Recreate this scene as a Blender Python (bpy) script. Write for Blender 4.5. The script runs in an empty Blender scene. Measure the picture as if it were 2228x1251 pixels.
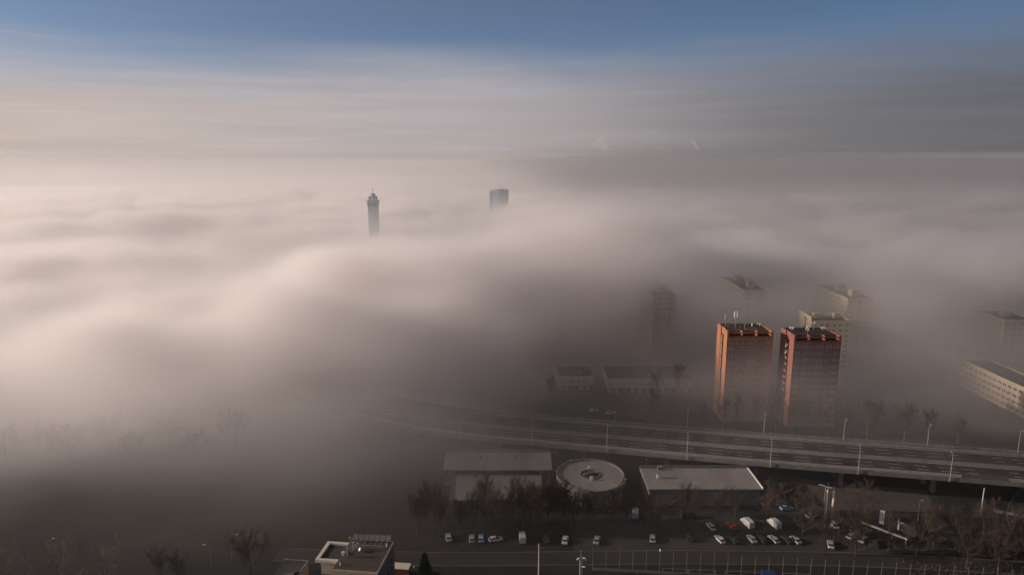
import bpy, math, random
import numpy as np
from mathutils import Vector, Matrix
R = math.radians
sc = bpy.context.scene
COL = sc.collection
rng = np.random.default_rng(11)
random.seed(5)

# ---------------------------------------------------------------- camera
FPX = 1485.0
PITCH = math.atan(288 / FPX)
cam = bpy.data.cameras.new('camera')
cam_o = bpy.data.objects.new('camera', cam)
COL.objects.link(cam_o)
sc.camera = cam_o
cam_o.location = (0, 0, 125)
cam_o.rotation_euler = (R(90) - PITCH, 0, 0)
cam.sensor_width = 36
cam.lens = 36 * FPX / 2228
cam.clip_start = 1
cam.clip_end = 90000

# ---------------------------------------------------------------- light
SUN_EL, SUN_AZ = R(18), R(-90)
sun_dir = Vector((math.sin(SUN_AZ) * math.cos(SUN_EL), math.cos(SUN_AZ) * math.cos(SUN_EL), math.sin(SUN_EL)))
sl = bpy.data.lights.new('sun', 'SUN')
sl.energy = 5.0
sl.angle = R(0.5)
sl.color = (1.0, 0.845, 0.735)
so = bpy.data.objects.new('sun', sl)
COL.objects.link(so)
so.location = (-400, 60, 200)
so.rotation_euler = sun_dir.to_track_quat('Z', 'Y').to_euler()

world = bpy.data.worlds.new('World')
sc.world = world
world.use_nodes = True
wt = world.node_tree
W = wt.nodes.new
WL = wt.links.new
bg = wt.nodes['Background']
bg.inputs[1].default_value = 0.10


def wmath(op, a, b=None, c=None, clamp=False):
    m = W('ShaderNodeMath')
    m.operation = op
    m.use_clamp = clamp
    for i, v in enumerate((a, b, c)):
        if v is None:
            continue
        if isinstance(v, (int, float)):
            m.inputs[i].default_value = v
        else:
            WL(v, m.inputs[i])
    return m.outputs[0]


def wramp(fac, stops):
    r = W('ShaderNodeValToRGB')
    r.color_ramp.interpolation = 'EASE'
    e = r.color_ramp.elements
    while len(e) < len(stops):
        e.new(0.5)
    for el, (p, c) in zip(e, stops):
        el.position = p
        el.color = (*c, 1)
    WL(fac, r.inputs[0])
    return r.outputs[0]


def wrange(v, a, b, c, d):
    m = W('ShaderNodeMapRange')
    m.interpolation_type = 'SMOOTHSTEP'
    for i, q in enumerate((a, b, c, d)):
        m.inputs[i + 1].default_value = q
    WL(v, m.inputs[0])
    return m.outputs[0]


tc = W('ShaderNodeTexCoord')
sep = W('ShaderNodeSeparateXYZ')
WL(tc.outputs['Generated'], sep.inputs[0])
zz = sep.outputs[2]
# clear upper air: the Nishita sky
sky = W('ShaderNodeTexSky')
sky.sky_type = 'NISHITA'
sky.sun_disc = False
sky.sun_elevation = SUN_EL
sky.sun_rotation = SUN_AZ
sky.dust_density = 1.2
sky.ozone_density = 3.0
lift = W('ShaderNodeCombineXYZ')
WL(sep.outputs[0], lift.inputs[0])
WL(sep.outputs[1], lift.inputs[1])
WL(wmath('MULTIPLY', zz, 2.6), lift.inputs[2])
nrm = W('ShaderNodeVectorMath')
nrm.operation = 'NORMALIZE'
WL(lift.outputs[0], nrm.inputs[0])
if 'Vector' in sky.inputs:
    WL(nrm.outputs[0], sky.inputs['Vector'])
# stratus veil over the horizon: brighter towards the sun
dot = W('ShaderNodeVectorMath')
dot.operation = 'DOT_PRODUCT'
WL(tc.outputs['Generated'], dot.inputs[0])
dot.inputs[1].default_value = sun_dir
sfac = wrange(dot.outputs['Value'], -0.75, 1.0, 0.0, 1.0)
veil_col = wramp(sfac, [(0.0, (1.58, 1.50, 1.64)), (0.5, (5.75, 5.1, 5.15)), (0.9, (7.0, 5.8, 5.25)), (1.0, (9.0, 6.7, 5.3))])


def cloud(scale, sz, detail, off):
    mp = W('ShaderNodeMapping')
    WL(tc.outputs['Generated'], mp.inputs[0])
    mp.inputs['Scale'].default_value = (scale, scale, sz)
    mp.inputs['Location'].default_value = off
    mp.inputs['Rotation'].default_value = (0, R(1.5), 0)
    n = W('ShaderNodeTexNoise')
    n.inputs['Scale'].default_value = 1.0
    n.inputs['Detail'].default_value = detail
    n.inputs['Roughness'].default_value = 0.55
    n.inputs['Distortion'].default_value = 0.4
    WL(mp.outputs[0], n.inputs['Vector'])
    return n.outputs['Fac']


n1 = cloud(2.2, 14.0, 4, (3.1, 0.4, 0.2))
n2 = cloud(3.0, 60.0, 5, (0.3, 2.4, 1.7))
edge = wmath('ADD', zz, wmath('MULTIPLY', wmath('SUBTRACT', n1, 0.5), 0.07))
edge = wmath('ADD', edge, wmath('MULTIPLY', sep.outputs[0], -0.02))
veil = wrange(edge, 0.175, 0.06, 0.0, 1.0)
streak = wrange(n2, 0.3, 0.75, 0.92, 1.06)
vmul = W('ShaderNodeMix')
vmul.data_type = 'RGBA'
vmul.blend_type = 'MULTIPLY'
vmul.inputs[0].default_value = 1.0
WL(veil_col, vmul.inputs[6])
WL(streak, vmul.inputs[7])
mix = W('ShaderNodeMix')
mix.data_type = 'RGBA'
WL(wmath('MULTIPLY_ADD', veil, 0.86, 0.08), mix.inputs[0])
gain = W('ShaderNodeVectorMath')
gain.operation = 'SCALE'
gain.inputs['Scale'].default_value = 1.28
WL(sky.outputs[0], gain.inputs[0])
WL(gain.outputs[0], mix.inputs[6])
WL(vmul.outputs[2], mix.inputs[7])
# milky layer added to the unseen upper sky to mute its blue fill light
high = W('ShaderNodeMix')
high.data_type = 'RGBA'
WL(wrange(zz, 0.27, 0.5, 0.0, 0.85), high.inputs[0])
WL(mix.outputs[2], high.inputs[6])
high.inputs[7].default_value = (1.05, 0.90, 0.82, 1)
WL(high.outputs[2], bg.inputs[0])

sc.view_settings.view_transform = 'Standard'
sc.view_settings.look = 'None'
sc.view_settings.gamma = 1.0
sc.view_settings.use_curve_mapping = False
sc.view_settings.exposure = -0.25
sc.cycles.transparent_max_bounces = 32
sc.cycles.volume_bounces = 12
sc.cycles.max_bounces = 14
sc.cycles.diffuse_bounces = 2
sc.cycles.volume_step_rate = 3.0
sc.cycles.use_adaptive_sampling = True
sc.cycles.adaptive_threshold = 0.02
sc.cycles.use_denoising = True
# ---------------------------------------------------------------- fog
FX0, FX1, FY0, FY1, FZ0, FZ1 = -1000.0, 1100.0, 60.0, 1560.0, -2.0, 106.0
NX, NY, NZ = 337, 241, 31


rng = np.random.default_rng(41)


def noise_grid(shape, scale):
    g = rng.random([max(2, int(math.ceil(s / c)) + 3) for s, c in zip(shape, scale)])
    for ax, (s, c) in enumerate(zip(shape, scale)):
        t = np.arange(s) / c
        i = t.astype(int)
        f = t - i
        f = f * f * (3 - 2 * f)
        sh = [1] * g.ndim
        sh[ax] = s
        f = f.reshape(sh)
        g = np.take(g, i, axis=ax) * (1 - f) + np.take(g, i + 1, axis=ax) * f
    return g


def fbm(shape, scale, octaves):
    t, a, tot = 0, 1.0, 0
    for o in range(octaves):
        t = t + a * noise_grid(shape, [max(1.01, c / 2 ** o) for c in scale])
        tot += a
        a *= 0.5
    return t / tot


X = np.linspace(FX0, FX1, NX)
Y = np.linspace(FY0, FY1, NY)
Z = np.linspace(FZ0, FZ1, NZ)
gx, gy = np.meshgrid(X, Y, indexing='ij')


def bump(cx, cy, sx, sy):
    return np.exp(-((gx - cx) / sx) ** 2 - ((gy - cy) / sy) ** 2)


def step(v, a, b):
    t = np.clip((v - a) / (b - a), 0, 1)
    return t * t * (3 - 2 * t)


# height of the top of the fog bank and its density, as maps over the ground
def ridge(cx, cy, sx, front, back):
    return np.exp(-((gx - cx) / sx) ** 2 - np.where(gy < cy, (gy - cy) / front, (gy - cy) / back) ** 2)


big = fbm((NX, NY), (38, 32), 4) - 0.5
mid = fbm((NX, NY), (17, 13), 3) - 0.5
puff = np.abs(2 * noise_grid((NX, NY), (16, 12)) - 1) + 0.55 * np.abs(2 * noise_grid((NX, NY), (8, 6)) - 1) + 0.25 * np.abs(2 * noise_grid((NX, NY), (4, 3.2)) - 1)
top = 34 + 8 * big + 7 * mid + 14 * (puff - puff.mean())
top += 20 * ridge(-240, 500, 120, 130, 32) + 16 * ridge(-95, 535, 85, 130, 34) + 6 * ridge(-15, 425, 70, 90, 32)
top += 20 * ridge(-6, 640, 60, 80, 40) + 13 * ridge(110, 545, 100, 90, 40)
top += 21 * bump(170, 455, 220, 95) + 20 * bump(45, 480, 90, 80) + 16 * bump(5, 380, 70, 50) + 13 * bump(-28, 305, 50, 45) + 20 * bump(100, 425, 55, 60) + 19 * bump(33, 405, 45, 45) + 20 * bump(290, 392, 70, 30) + 9 * bump(205, 405, 45, 40) + 17 * bump(-115, 345, 110, 65) + 16 * step(gx, -40, -110) * step(gy, 320, 270)
top -= 17 * bump(-110, 720, 380, 120) + 17 * bump(-175, 790, 150, 130) + 14 * bump(85, 308, 70, 38)
left = step(gx + 0.25 * (gy - 300) - 50 * step(gy, 300, 345), 30, -85)            # the bank rolls in from the left
near = step(gy, 225, 330)
thick = 0.00002 + 0.0007 * step(gy, 130, 200) + 0.0026 * step(gy, 205, 280) + 0.034 * left * near * (1 - 0.4 * step(gx, -95, -35) * step(gy, 322, 288)) + (0.0030 * step(gy, 180, 220) + 0.0105 * step(gy, 215, 268)) * step(gx, -10, -120) * (1 - near)
thick += 0.016 * step(gy, 330, 520) + 0.010 * step(gy, 480, 800) + 0.0045 * step(gx, 120, 260) * step(gy, 265, 330)
thick += 0.014 * bump(-15, 350, 55, 50) + 0.010 * bump(-32, 300, 45, 40) + 0.006 * bump(55, 340, 60, 40) + 0.026 * step(gy, 330, 385) * step(gx, 0, 60) + 0.0025 * bump(255, 320, 60, 60)
n3 = fbm((NX, NY, NZ), (15, 12, 9), 5)
soft = 3.1
prof = 1 / (1 + np.exp(np.clip((Z[None, None, :] - top[:, :, None] - 42 * (n3 - 0.5)) / soft, -30, 30)))
dens = thick[:, :, None] * prof * np.clip(1 + (4.0 + 2.0 * step(gx, -10, -110) * step(gy, 430, 300))[:, :, None] * (n3 - 0.5), 0.1, 2.5)
mist = 0.0030 * step(gy, 250, 520) + 0.0016 * step(gy, 560, 900) + 0.0025 * left * step(gy, 240, 400)
dens += mist[:, :, None] * (0.6 + 0.8 * n3) * np.exp(-np.clip(Z, 0, None) / 42)[None, None, :]
dens += (0.0024 * step(gy, 278, 318) * step(gx, 20, 90))[:, :, None] * np.exp(-np.clip(Z, 0, None) / 14)[None, None, :] * np.clip(1 + 4 * (n3 - 0.5), 0.2, 2)
dens *= np.clip((FZ1 - Z) / 16, 0, 1)[None, None, :]

fog_col = (0.987, 0.964, 0.957)


def volume_material(name, density, color, g):
    m = bpy.data.materials.new(name)
    m.use_nodes = True
    t = m.node_tree
    t.nodes.remove(t.nodes['Principled BSDF'])
    v = t.nodes.new('ShaderNodeVolumePrincipled')
    v.inputs['Color'].default_value = (*color, 1)
    v.inputs['Density'].default_value = density
    v.inputs['Anisotropy'].default_value = g
    t.links.new(v.outputs[0], t.nodes['Material Output'].inputs['Volume'])
    return m


fog_mat = volume_material('fog_air', 1.0, fog_col, 0.31)
me = bpy.data.meshes.new('fog')
pts = np.empty((NZ, NY, NX, 3), np.float32)
pts[..., 0] = X[None, None, :]
pts[..., 1] = Y[None, :, None]
pts[..., 2] = Z[:, None, None]
me.vertices.add(NX * NY * NZ)
me.vertices.foreach_set('co', pts.ravel())
me.attributes.new('density', 'FLOAT', 'POINT').data.foreach_set('value', dens.transpose(2, 1, 0).astype(np.float32).ravel())
me.materials.append(fog_mat)
fog = bpy.data.objects.new('fog', me)
COL.objects.link(fog)
fog['kind'] = 'stuff'
fog['label'] = 'thick rolling bank of pale morning fog over the city'
fog['category'] = 'fog'
ng = bpy.data.node_groups.new('fog_grid', 'GeometryNodeTree')
ng.interface.new_socket('Geometry', in_out='INPUT', socket_type='NodeSocketGeometry')
ng.interface.new_socket('Geometry', in_out='OUTPUT', socket_type='NodeSocketGeometry')
GN, GL = ng.nodes.new, ng.links.new
gi, go, vc = GN('NodeGroupInput'), GN('NodeGroupOutput'), GN('GeometryNodeVolumeCube')
vc.inputs['Min'].default_value = (FX0, FY0, FZ0)
vc.inputs['Max'].default_value = (FX1, FY1, FZ1)
for ax, n in zip('XYZ', (NX, NY, NZ)):
    vc.inputs['Resolution ' + ax].default_value = n
gs = GN('ShaderNodeSeparateXYZ')
GL(GN('GeometryNodeInputPosition').outputs[0], gs.inputs[0])


def gmath(op, a, b=0.0):
    m = GN('ShaderNodeMath')
    m.operation = op
    for i, v in enumerate((a, b)):
        if isinstance(v, (int, float)):
            m.inputs[i].default_value = v
        else:
            GL(v, m.inputs[i])
    return m.outputs[0]


def gidx(o, a, b, n):
    return gmath('ROUND', gmath('MULTIPLY', gmath('SUBTRACT', o, a), (n - 1) / (b - a)))


gk = gmath('ADD', gmath('ADD', gidx(gs.outputs[0], FX0, FX1, NX), gmath('MULTIPLY', gidx(gs.outputs[1], FY0, FY1, NY), NX)),
           gmath('MULTIPLY', gidx(gs.outputs[2], FZ0, FZ1, NZ), NX * NY))
na = GN('GeometryNodeInputNamedAttribute')
na.data_type = 'FLOAT'
na.inputs['Name'].default_value = 'density'
si = GN('GeometryNodeSampleIndex')
fi = GN('FunctionNodeFloatToInt')
GL(gk, fi.inputs[0])
GL(gi.outputs[0], si.inputs['Geometry'])
GL(na.outputs['Attribute'], si.inputs['Value'])
GL(fi.outputs[0], si.inputs['Index'])
GL(si.outputs[0], vc.inputs['Density'])
sm = GN('GeometryNodeSetMaterial')
sm.inputs['Material'].default_value = fog_mat
GL(vc.outputs[0], sm.inputs[0])
GL(sm.outputs[0], go.inputs[0])
fog.modifiers.new('fog', 'NODES').node_group = ng


def air_box(name, x0, x1, y0, y1, z0, z1, m, label):
    me = bpy.data.meshes.new(name)
    v = [(x, y, z) for z in (z0, z1) for y in (y0, y1) for x in (x0, x1)]
    me.from_pydata(v, [], [(0, 2, 3, 1), (4, 5, 7, 6), (0, 1, 5, 4), (2, 6, 7, 3), (0, 4, 6, 2), (1, 3, 7, 5)])
    me.materials.append(m)
    o = bpy.data.objects.new(name, me)
    COL.objects.link(o)
    o['kind'] = 'stuff'
    o['label'] = label
    o['category'] = 'fog'
    return o




def wavy_bank(name, x0, x1, y0, y1, z0, z1, amp, m, label, nx=70, ny=90):
    """a closed body of fog with an uneven top; rows get farther apart with distance"""
    t = np.linspace(0, 1, ny + 1)
    ys = y0 + (y1 - y0) * t ** 2.2
    s = np.linspace(-1, 1, nx + 1)
    xs = (x0 + x1) / 2 + (x1 - x0) / 2 * np.sign(s) * np.abs(s) ** 1.6
    hh = z1 + amp * 2 * (fbm((nx + 1, ny + 1), (5, 4), 3) - 0.5)
    v = [(xs[i], ys[j], hh[i, j]) for i in range(nx + 1) for j in range(ny + 1)]
    v += [(xs[i], ys[j], z0) for i in range(nx + 1) for j in range(ny + 1)]
    n, w = (nx + 1) * (ny + 1), ny + 1
    f = []
    for i in range(nx):
        for j in range(ny):
            a = i * w + j
            f.append((a, a + w, a + w + 1, a + 1))
            f.append((n + a, n + a + 1, n + a + w + 1, n + a + w))
    for i in range(nx):
        a, b_ = i * w, i * w + ny
        f.append((n + a, n + a + w, a + w, a))
        f.append((b_, b_ + w, n + b_ + w, n + b_))
    for j in range(ny):
        a, b_ = j, nx * w + j
        f.append((a, a + 1, n + a + 1, n + a))
        f.append((n + b_, n + b_ + 1, b_ + 1, b_))
    me = bpy.data.meshes.new(name)
    me.from_pydata(v, [], f)
    me.materials.append(m)
    o = bpy.data.objects.new(name, me)
    COL.objects.link(o)
    o['kind'], o['label'], o['category'] = 'stuff', label, 'fog'


far_mat = volume_material('far_fog_air', 0.010, fog_col, 0.31)
wavy_bank('fog', -11800, 11800, 1561, 11500, 1, 41, 13, far_mat, 'fog sea reaching the horizon')
air_box('fog', -9000, -1001, -2000, 1560, 1, 38, far_mat, 'fog sea beyond the left edge of the view')
air_box('fog', 1101, 9000, -2000, 1560, 1, 38, far_mat, 'fog sea beyond the right edge of the view')
wavy_bank('mist', -11700, 11700, 1562, 11450, 62, 104, 16, volume_material('far_mist_air', 0.0006, fog_col, 0.31), 'thin mist above the far fog sea')
wavy_bank('mist', -11600, 11600, 3500, 11400, 106, 158, 10, volume_material('high_mist_air', 0.00012, fog_col, 0.31), 'faint haze layer along the horizon')
air_box('haze', -12010, 12010, -2510, 12010, -1.5, 172, volume_material('haze_air', 0.000015, (0.96, 0.955, 0.96), 0.31), 'thin pale haze')

# ---------------------------------------------------------------- materials


def pm(name, color, var=0.18, scale=0.6, rough=0.85, metallic=0.0, spec=0.3, bump=0.0, stretch=(1, 1, 1)):
    m = bpy.data.materials.new(name)
    m.use_nodes = True
    t = m.node_tree
    b = t.nodes['Principled BSDF']
    b.inputs['Roughness'].default_value = rough
    b.inputs['Metallic'].default_value = metallic
    b.inputs['Specular IOR Level'].default_value = spec
    co = t.nodes.new('ShaderNodeTexCoord')
    mp = t.nodes.new('ShaderNodeMapping')
    mp.inputs['Scale'].default_value = stretch
    t.links.new(co.outputs['Object'], mp.inputs[0])
    n = t.nodes.new('ShaderNodeTexNoise')
    n.inputs['Scale'].default_value = scale
    n.inputs['Detail'].default_value = 5
    n.inputs['Roughness'].default_value = 0.6
    t.links.new(mp.outputs[0], n.inputs['Vector'])
    r = t.nodes.new('ShaderNodeValToRGB')
    r.color_ramp.elements[0].position = 0.3
    r.color_ramp.elements[1].position = 0.7
    r.color_ramp.elements[0].color = (*[c * (1 - var) for c in color], 1)
    r.color_ramp.elements[1].color = (*[min(1, c * (1 + var)) for c in color], 1)
    t.links.new(n.outputs['Fac'], r.inputs[0])
    t.links.new(r.outputs[0], b.inputs['Base Color'])
    if bump:
        bp = t.nodes.new('ShaderNodeBump')
        bp.inputs['Strength'].default_value = bump
        bp.inputs['Distance'].default_value = 0.1
        t.links.new(n.outputs['Fac'], bp.inputs['Height'])
        t.links.new(bp.outputs[0], b.inputs['Normal'])
    return m


M = dict(
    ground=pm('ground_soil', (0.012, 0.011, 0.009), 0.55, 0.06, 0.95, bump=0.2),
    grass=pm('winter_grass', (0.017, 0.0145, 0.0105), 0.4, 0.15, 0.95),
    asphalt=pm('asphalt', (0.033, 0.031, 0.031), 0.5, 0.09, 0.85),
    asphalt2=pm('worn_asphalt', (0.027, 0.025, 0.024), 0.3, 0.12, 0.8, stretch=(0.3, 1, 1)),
    paving=pm('paving', (0.06, 0.055, 0.05), 0.2, 0.3),
    kerb=pm('kerb_stone', (0.10, 0.092, 0.085), 0.15, 0.6),
    marking=pm('road_paint', (0.55, 0.54, 0.50), 0.3, 0.8),
    concrete=pm('concrete', (0.155, 0.145, 0.135), 0.22, 0.35, bump=0.1),
    concrete_dark=pm('stained_concrete', (0.15, 0.14, 0.13), 0.3, 0.3),
    orange=pm('orange_render', (0.40, 0.18, 0.095), 0.10, 0.25),
    red=pm('red_render', (0.29, 0.12, 0.085), 0.10, 0.25),
    band=pm('grey_brown_panel', (0.24, 0.165, 0.13), 0.2, 0.6),
    band2=pm('brown_panel', (0.19, 0.11, 0.09), 0.2, 0.6),
    bitumen=pm('bitumen_roof', (0.035, 0.037, 0.040), 0.35, 0.3, 0.8),
    bitumen_brown=pm('brown_felt_roof', (0.055, 0.045, 0.038), 0.3, 0.3, 0.85),
    sheet=pm('grey_roof_sheet', (0.22, 0.20, 0.19), 0.28, 0.12, 0.6, stretch=(1, 0.2, 1)),
    cream=pm('cream_render', (0.62, 0.46, 0.30), 0.10, 0.25),
    sand=pm('sand_render', (0.50, 0.39, 0.27), 0.12, 0.3),
    pale=pm('pale_render', (0.55, 0.50, 0.43), 0.10, 0.3),
    white=pm('white_paint', (0.78, 0.76, 0.72), 0.06, 0.5, 0.6),
    frame=pm('window_frame', (0.72, 0.71, 0.69), 0.08, 0.8, 0.5),
    glass=pm('window_glass', (0.030, 0.036, 0.042), 0.6, 0.9, 0.25, spec=0.25),
    glass_teal=pm('teal_glass', (0.020, 0.045, 0.048), 0.3, 0.4, 0.15, spec=0.6),
    dark=pm('dark_recess', (0.028, 0.025, 0.025), 0.2, 0.5),
    steel=pm('galvanised_steel', (0.42, 0.40, 0.38), 0.15, 0.8, 0.5, 0.4),
    dark_steel=pm('dark_steel', (0.09, 0.09, 0.10), 0.2, 0.8, 0.5, 0.3),
    green=pm('mural_green', (0.16, 0.26, 0.15), 0.2, 0.5),
    stone=pm('haze_blue_stone', (0.32, 0.42, 0.53), 0.15, 0.2),  # blue of hazy shade put into the stone colour
    stone_pale=pm('pale_haze_blue_stone', (0.38, 0.45, 0.52), 0.12, 0.2),  # same hazy blue put into the paler stone
    curtain=pm('blue_glass_wall', (0.26, 0.37, 0.46), 0.2, 0.3, 0.35, spec=0.5),
    bark=pm('dark_bark', (0.050, 0.038, 0.030), 0.35, 3.0),
    twig=pm('twigs', (0.068, 0.050, 0.039), 0.35, 1.2),
    twig_pale=pm('pale_twigs', (0.095, 0.07, 0.055), 0.3, 1.2),
    bark_pale=pm('pale_bark', (0.16, 0.13, 0.11), 0.35, 2.0),
    needle=pm('dark_needles', (0.012, 0.018, 0.012), 0.4, 1.5),
    tyre=pm('tyre_rubber', (0.015, 0.015, 0.015), 0.2, 2.0),
    car_glass=pm('car_glass', (0.015, 0.018, 0.02), 0.2, 1.0, 0.1, spec=0.6),
    lamp_glass=pm('lamp_cover', (0.48, 0.47, 0.43), 0.05, 1.0, 0.4),
    blue=pm('blue_tarpaulin', (0.020, 0.035, 0.13), 0.2, 0.5, 0.6),
    rust=pm('rust_red', (0.22, 0.06, 0.04), 0.25, 0.8),
    post=pm('weathered_post', (0.16, 0.15, 0.14), 0.2, 0.8),
    net=pm('netting_cord', (0.06, 0.06, 0.06), 0.2, 1.0),
    shade_wall=pm('shaded_render', (0.17, 0.165, 0.16), 0.12, 0.3),  # shade of the unlit side put into the wall colour
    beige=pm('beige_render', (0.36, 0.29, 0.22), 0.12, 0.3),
)

# ---------------------------------------------------------------- mesh helpers


class MB:
    def __init__(s):
        s.v, s.f, s.m = [], [], []

    def box(s, x0, x1, y0, y1, z0, z1, mi=0):
        b = len(s.v)
        s.v += [(x, y, z) for z in (z0, z1) for y in (y0, y1) for x in (x0, x1)]
        s.f += [tuple(b + i for i in q) for q in ((0, 2, 3, 1), (4, 5, 7, 6), (0, 1, 5, 4), (2, 6, 7, 3), (0, 4, 6, 2), (1, 3, 7, 5))]
        s.m += [mi] * 6
        return s

    def face(s, pts, mi=0):
        b = len(s.v)
        s.v += [tuple(p) for p in pts]
        s.f.append(tuple(range(b, b + len(pts))))
        s.m.append(mi)
        return s

    def prism(s, poly, z0, z1, mi=0, top=None):
        n, b = len(poly), len(s.v)
        zt = z1 if isinstance(z1, (list, tuple)) else [z1] * n
        tp = top or poly
        s.v += [(x, y, z0) for x, y in poly] + [(x, y, z) for (x, y), z in zip(tp, zt)]
        s.f += [tuple(b + i for i in range(n))[::-1], tuple(b + n + i for i in range(n))]
        s.m += [mi] * 2
        for i in range(n):
            j = (i + 1) % n
            s.f.append((b + i, b + j, b + n + j, b + n + i))
            s.m.append(mi)
        return s

    def tube(s, pts, rad, n=6, mi=0, cap=True):
        pts = [Vector(p) for p in pts]
        if not isinstance(rad, (list, tuple)):
            rad = [rad] * len(pts)
        b = len(s.v)
        for k, p in enumerate(pts):
            d = (pts[min(k + 1, len(pts) - 1)] - pts[max(k - 1, 0)])
            d = d.normalized() if d.length > 1e-9 else Vector((0, 0, 1))
            a = d.cross(Vector((0, 0, 1)) if abs(d.z) < 0.9 else Vector((1, 0, 0))).normalized()
            c = d.cross(a)
            for i in range(n):
                t = 2 * math.pi * i / n
                s.v.append(tuple(p + (a * math.cos(t) + c * math.sin(t)) * rad[k]))
        for k in range(len(pts) - 1):
            for i in range(n):
                j = (i + 1) % n
                s.f.append((b + k * n + i, b + k * n + j, b + (k + 1) * n + j, b + (k + 1) * n + i))
                s.m.append(mi)
        if cap:
            s.f.append(tuple(b + i for i in range(n))[::-1])
            s.f.append(tuple(b + (len(pts) - 1) * n + i for i in range(n)))
            s.m += [mi] * 2
        return s

    def ring(s, cx, cy, r0, r1, z0, z1, a0=0.0, a1=360.0, n=72, mi=0):
        """a curved wall between two radii"""
        st = len(s.v)
        full = abs(a1 - a0) >= 359.9
        k = n if full else n + 1
        for i in range(k):
            a = R(a0 + (a1 - a0) * i / n)
            c, q = math.cos(a), math.sin(a)
            for r, z in ((r0, z0), (r1, z0), (r1, z1), (r0, z1)):
                s.v.append((cx + r * c, cy + r * q, z))
        for i in range(n):
            p, q = st + 4 * i, st + 4 * ((i + 1) % k)
            for e in range(4):
                g = (e + 1) % 4
                s.f.append((p + e, q + e, q + g, p + g))
                s.m.append(mi)
        if not full:
            s.f.append((st, st + 1, st + 2, st + 3))
            e = st + 4 * (k - 1)
            s.f.append((e + 3, e + 2, e + 1, e))
            s.m += [mi] * 2
        return s

    def mesh(s, name, mats):
        me = bpy.data.meshes.new(name)
        me.from_pydata(s.v, [], s.f)
        for m in (mats if isinstance(mats, (list, tuple)) else [mats]):
            me.materials.append(M[m] if isinstance(m, str) else m)
        if any(s.m):
            me.polygons.foreach_set('material_index', s.m)
        me.update()
        return me

    def build(s, name, mats, parent=None, loc=(0, 0, 0), rz=0.0, label=None):
        return put(s.mesh(name, mats), name, parent, loc, rz, label)


def put(me, name, parent=None, loc=(0, 0, 0), rz=0.0, label=None):
    o = bpy.data.objects.new(name, me)
    COL.objects.link(o)
    o.location = loc
    o.rotation_euler = (0, 0, rz)
    if parent:
        o.parent = parent
    if label:
        o['label'] = label
    return o


def tag(o, label, cat, group=None):
    o['label'], o['category'] = label, cat
    if group:
        o['group'] = group
    return o


def thing(name, label, cat, loc=(0, 0, 0), rz=0.0, group=None):
    o = bpy.data.objects.new(name, None)
    COL.objects.link(o)
    o.location = loc
    o.rotation_euler = (0, 0, rz)
    return tag(o, label, cat, group)


def dup(root, loc, rz=0.0, label=None, scale=1.0, group=None):
    r = root.copy()
    COL.objects.link(r)
    r.location = loc
    r.rotation_euler = (0, 0, rz)
    r.scale = (scale,) * 3 if not isinstance(scale, tuple) else scale
    if label:
        r['label'] = label
    if group:
        r['group'] = group
    for ch in root.children:
        c = ch.copy()
        COL.objects.link(c)
        c.parent = r
        for g in ch.children:
            d = g.copy()
            COL.objects.link(d)
            d.parent = c
    return r


def structure(o):
    o['kind'] = 'structure'
    return o


ORD = ['first', 'second', 'third', 'fourth', 'fifth', 'sixth', 'seventh', 'eighth', 'ninth', 'tenth', 'eleventh', 'twelfth',
       'thirteenth', 'fourteenth', 'fifteenth', 'sixteenth', 'seventeenth', 'eighteenth', 'nineteenth', 'twentieth']

_win = {}


def window_mesh(w, h, n, frame='frame', glass='glass'):
    """one window: frame, n lights with mullions, glass set back; faces -Y, centred at its middle"""
    k = (round(w, 2), h, n, frame, glass)
    if k not in _win:
        b = MB()
        b.face([(-w / 2, 0.02, -h / 2), (w / 2, 0.02, -h / 2), (w / 2, 0.02, h / 2), (-w / 2, 0.02, h / 2)], 1)
        t = 0.15
        b.box(-w / 2, w / 2, -0.05, 0.0, h / 2 - 0.05, h / 2)
        b.box(-w / 2, w / 2, -0.10, 0.0, -h / 2, -h / 2 + 0.07)
        for i in range(n + 1):
            x = -w / 2 + t / 2 + (w - t) * i / n
            b.box(x - t / 2, x + t / 2, -0.05, 0.0, -h / 2 + 0.07, h / 2 - 0.05)
        _win[k] = b.mesh('window', [frame, glass])
    return _win[k]


def window(parent, x, y, z, w, h, n, rz=0.0, frame='frame', glass='glass'):
    return put(window_mesh(w, h, n, frame, glass), 'window', parent, (x, y, z), rz)


# ---------------------------------------------------------------- ground, roads


def sheet(name, poly, z, m):
    b = MB()
    b.face([(x, y, z) for x, y in poly])
    return structure(b.build(name, m))


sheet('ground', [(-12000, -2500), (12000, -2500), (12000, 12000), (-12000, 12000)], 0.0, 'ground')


def catmull(pts, stepm=5.0):
    P = [Vector((*p, 0)) for p in pts]
    out = []
    for i in range(len(P) - 1):
        p0, p1, p2, p3 = P[max(i - 1, 0)], P[i], P[i + 1], P[min(i + 2, len(P) - 1)]
        n = max(2, int((p2 - p1).length / stepm))
        for k in range(n):
            t = k / n
            out.append(0.5 * ((2 * p1) + (p2 - p0) * t + (2 * p0 - 5 * p1 + 4 * p2 - p3) * t * t + (3 * p1 - p0 - 3 * p2 + p3) * t ** 3))
    out.append(P[-1])
    return out


def normals(path):
    ns = []
    for i in range(len(path)):
        d = (path[min(i + 1, len(path) - 1)] - path[max(i - 1, 0)]).normalized()
        ns.append(Vector((-d.y, d.x, 0)))
    return ns


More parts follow.
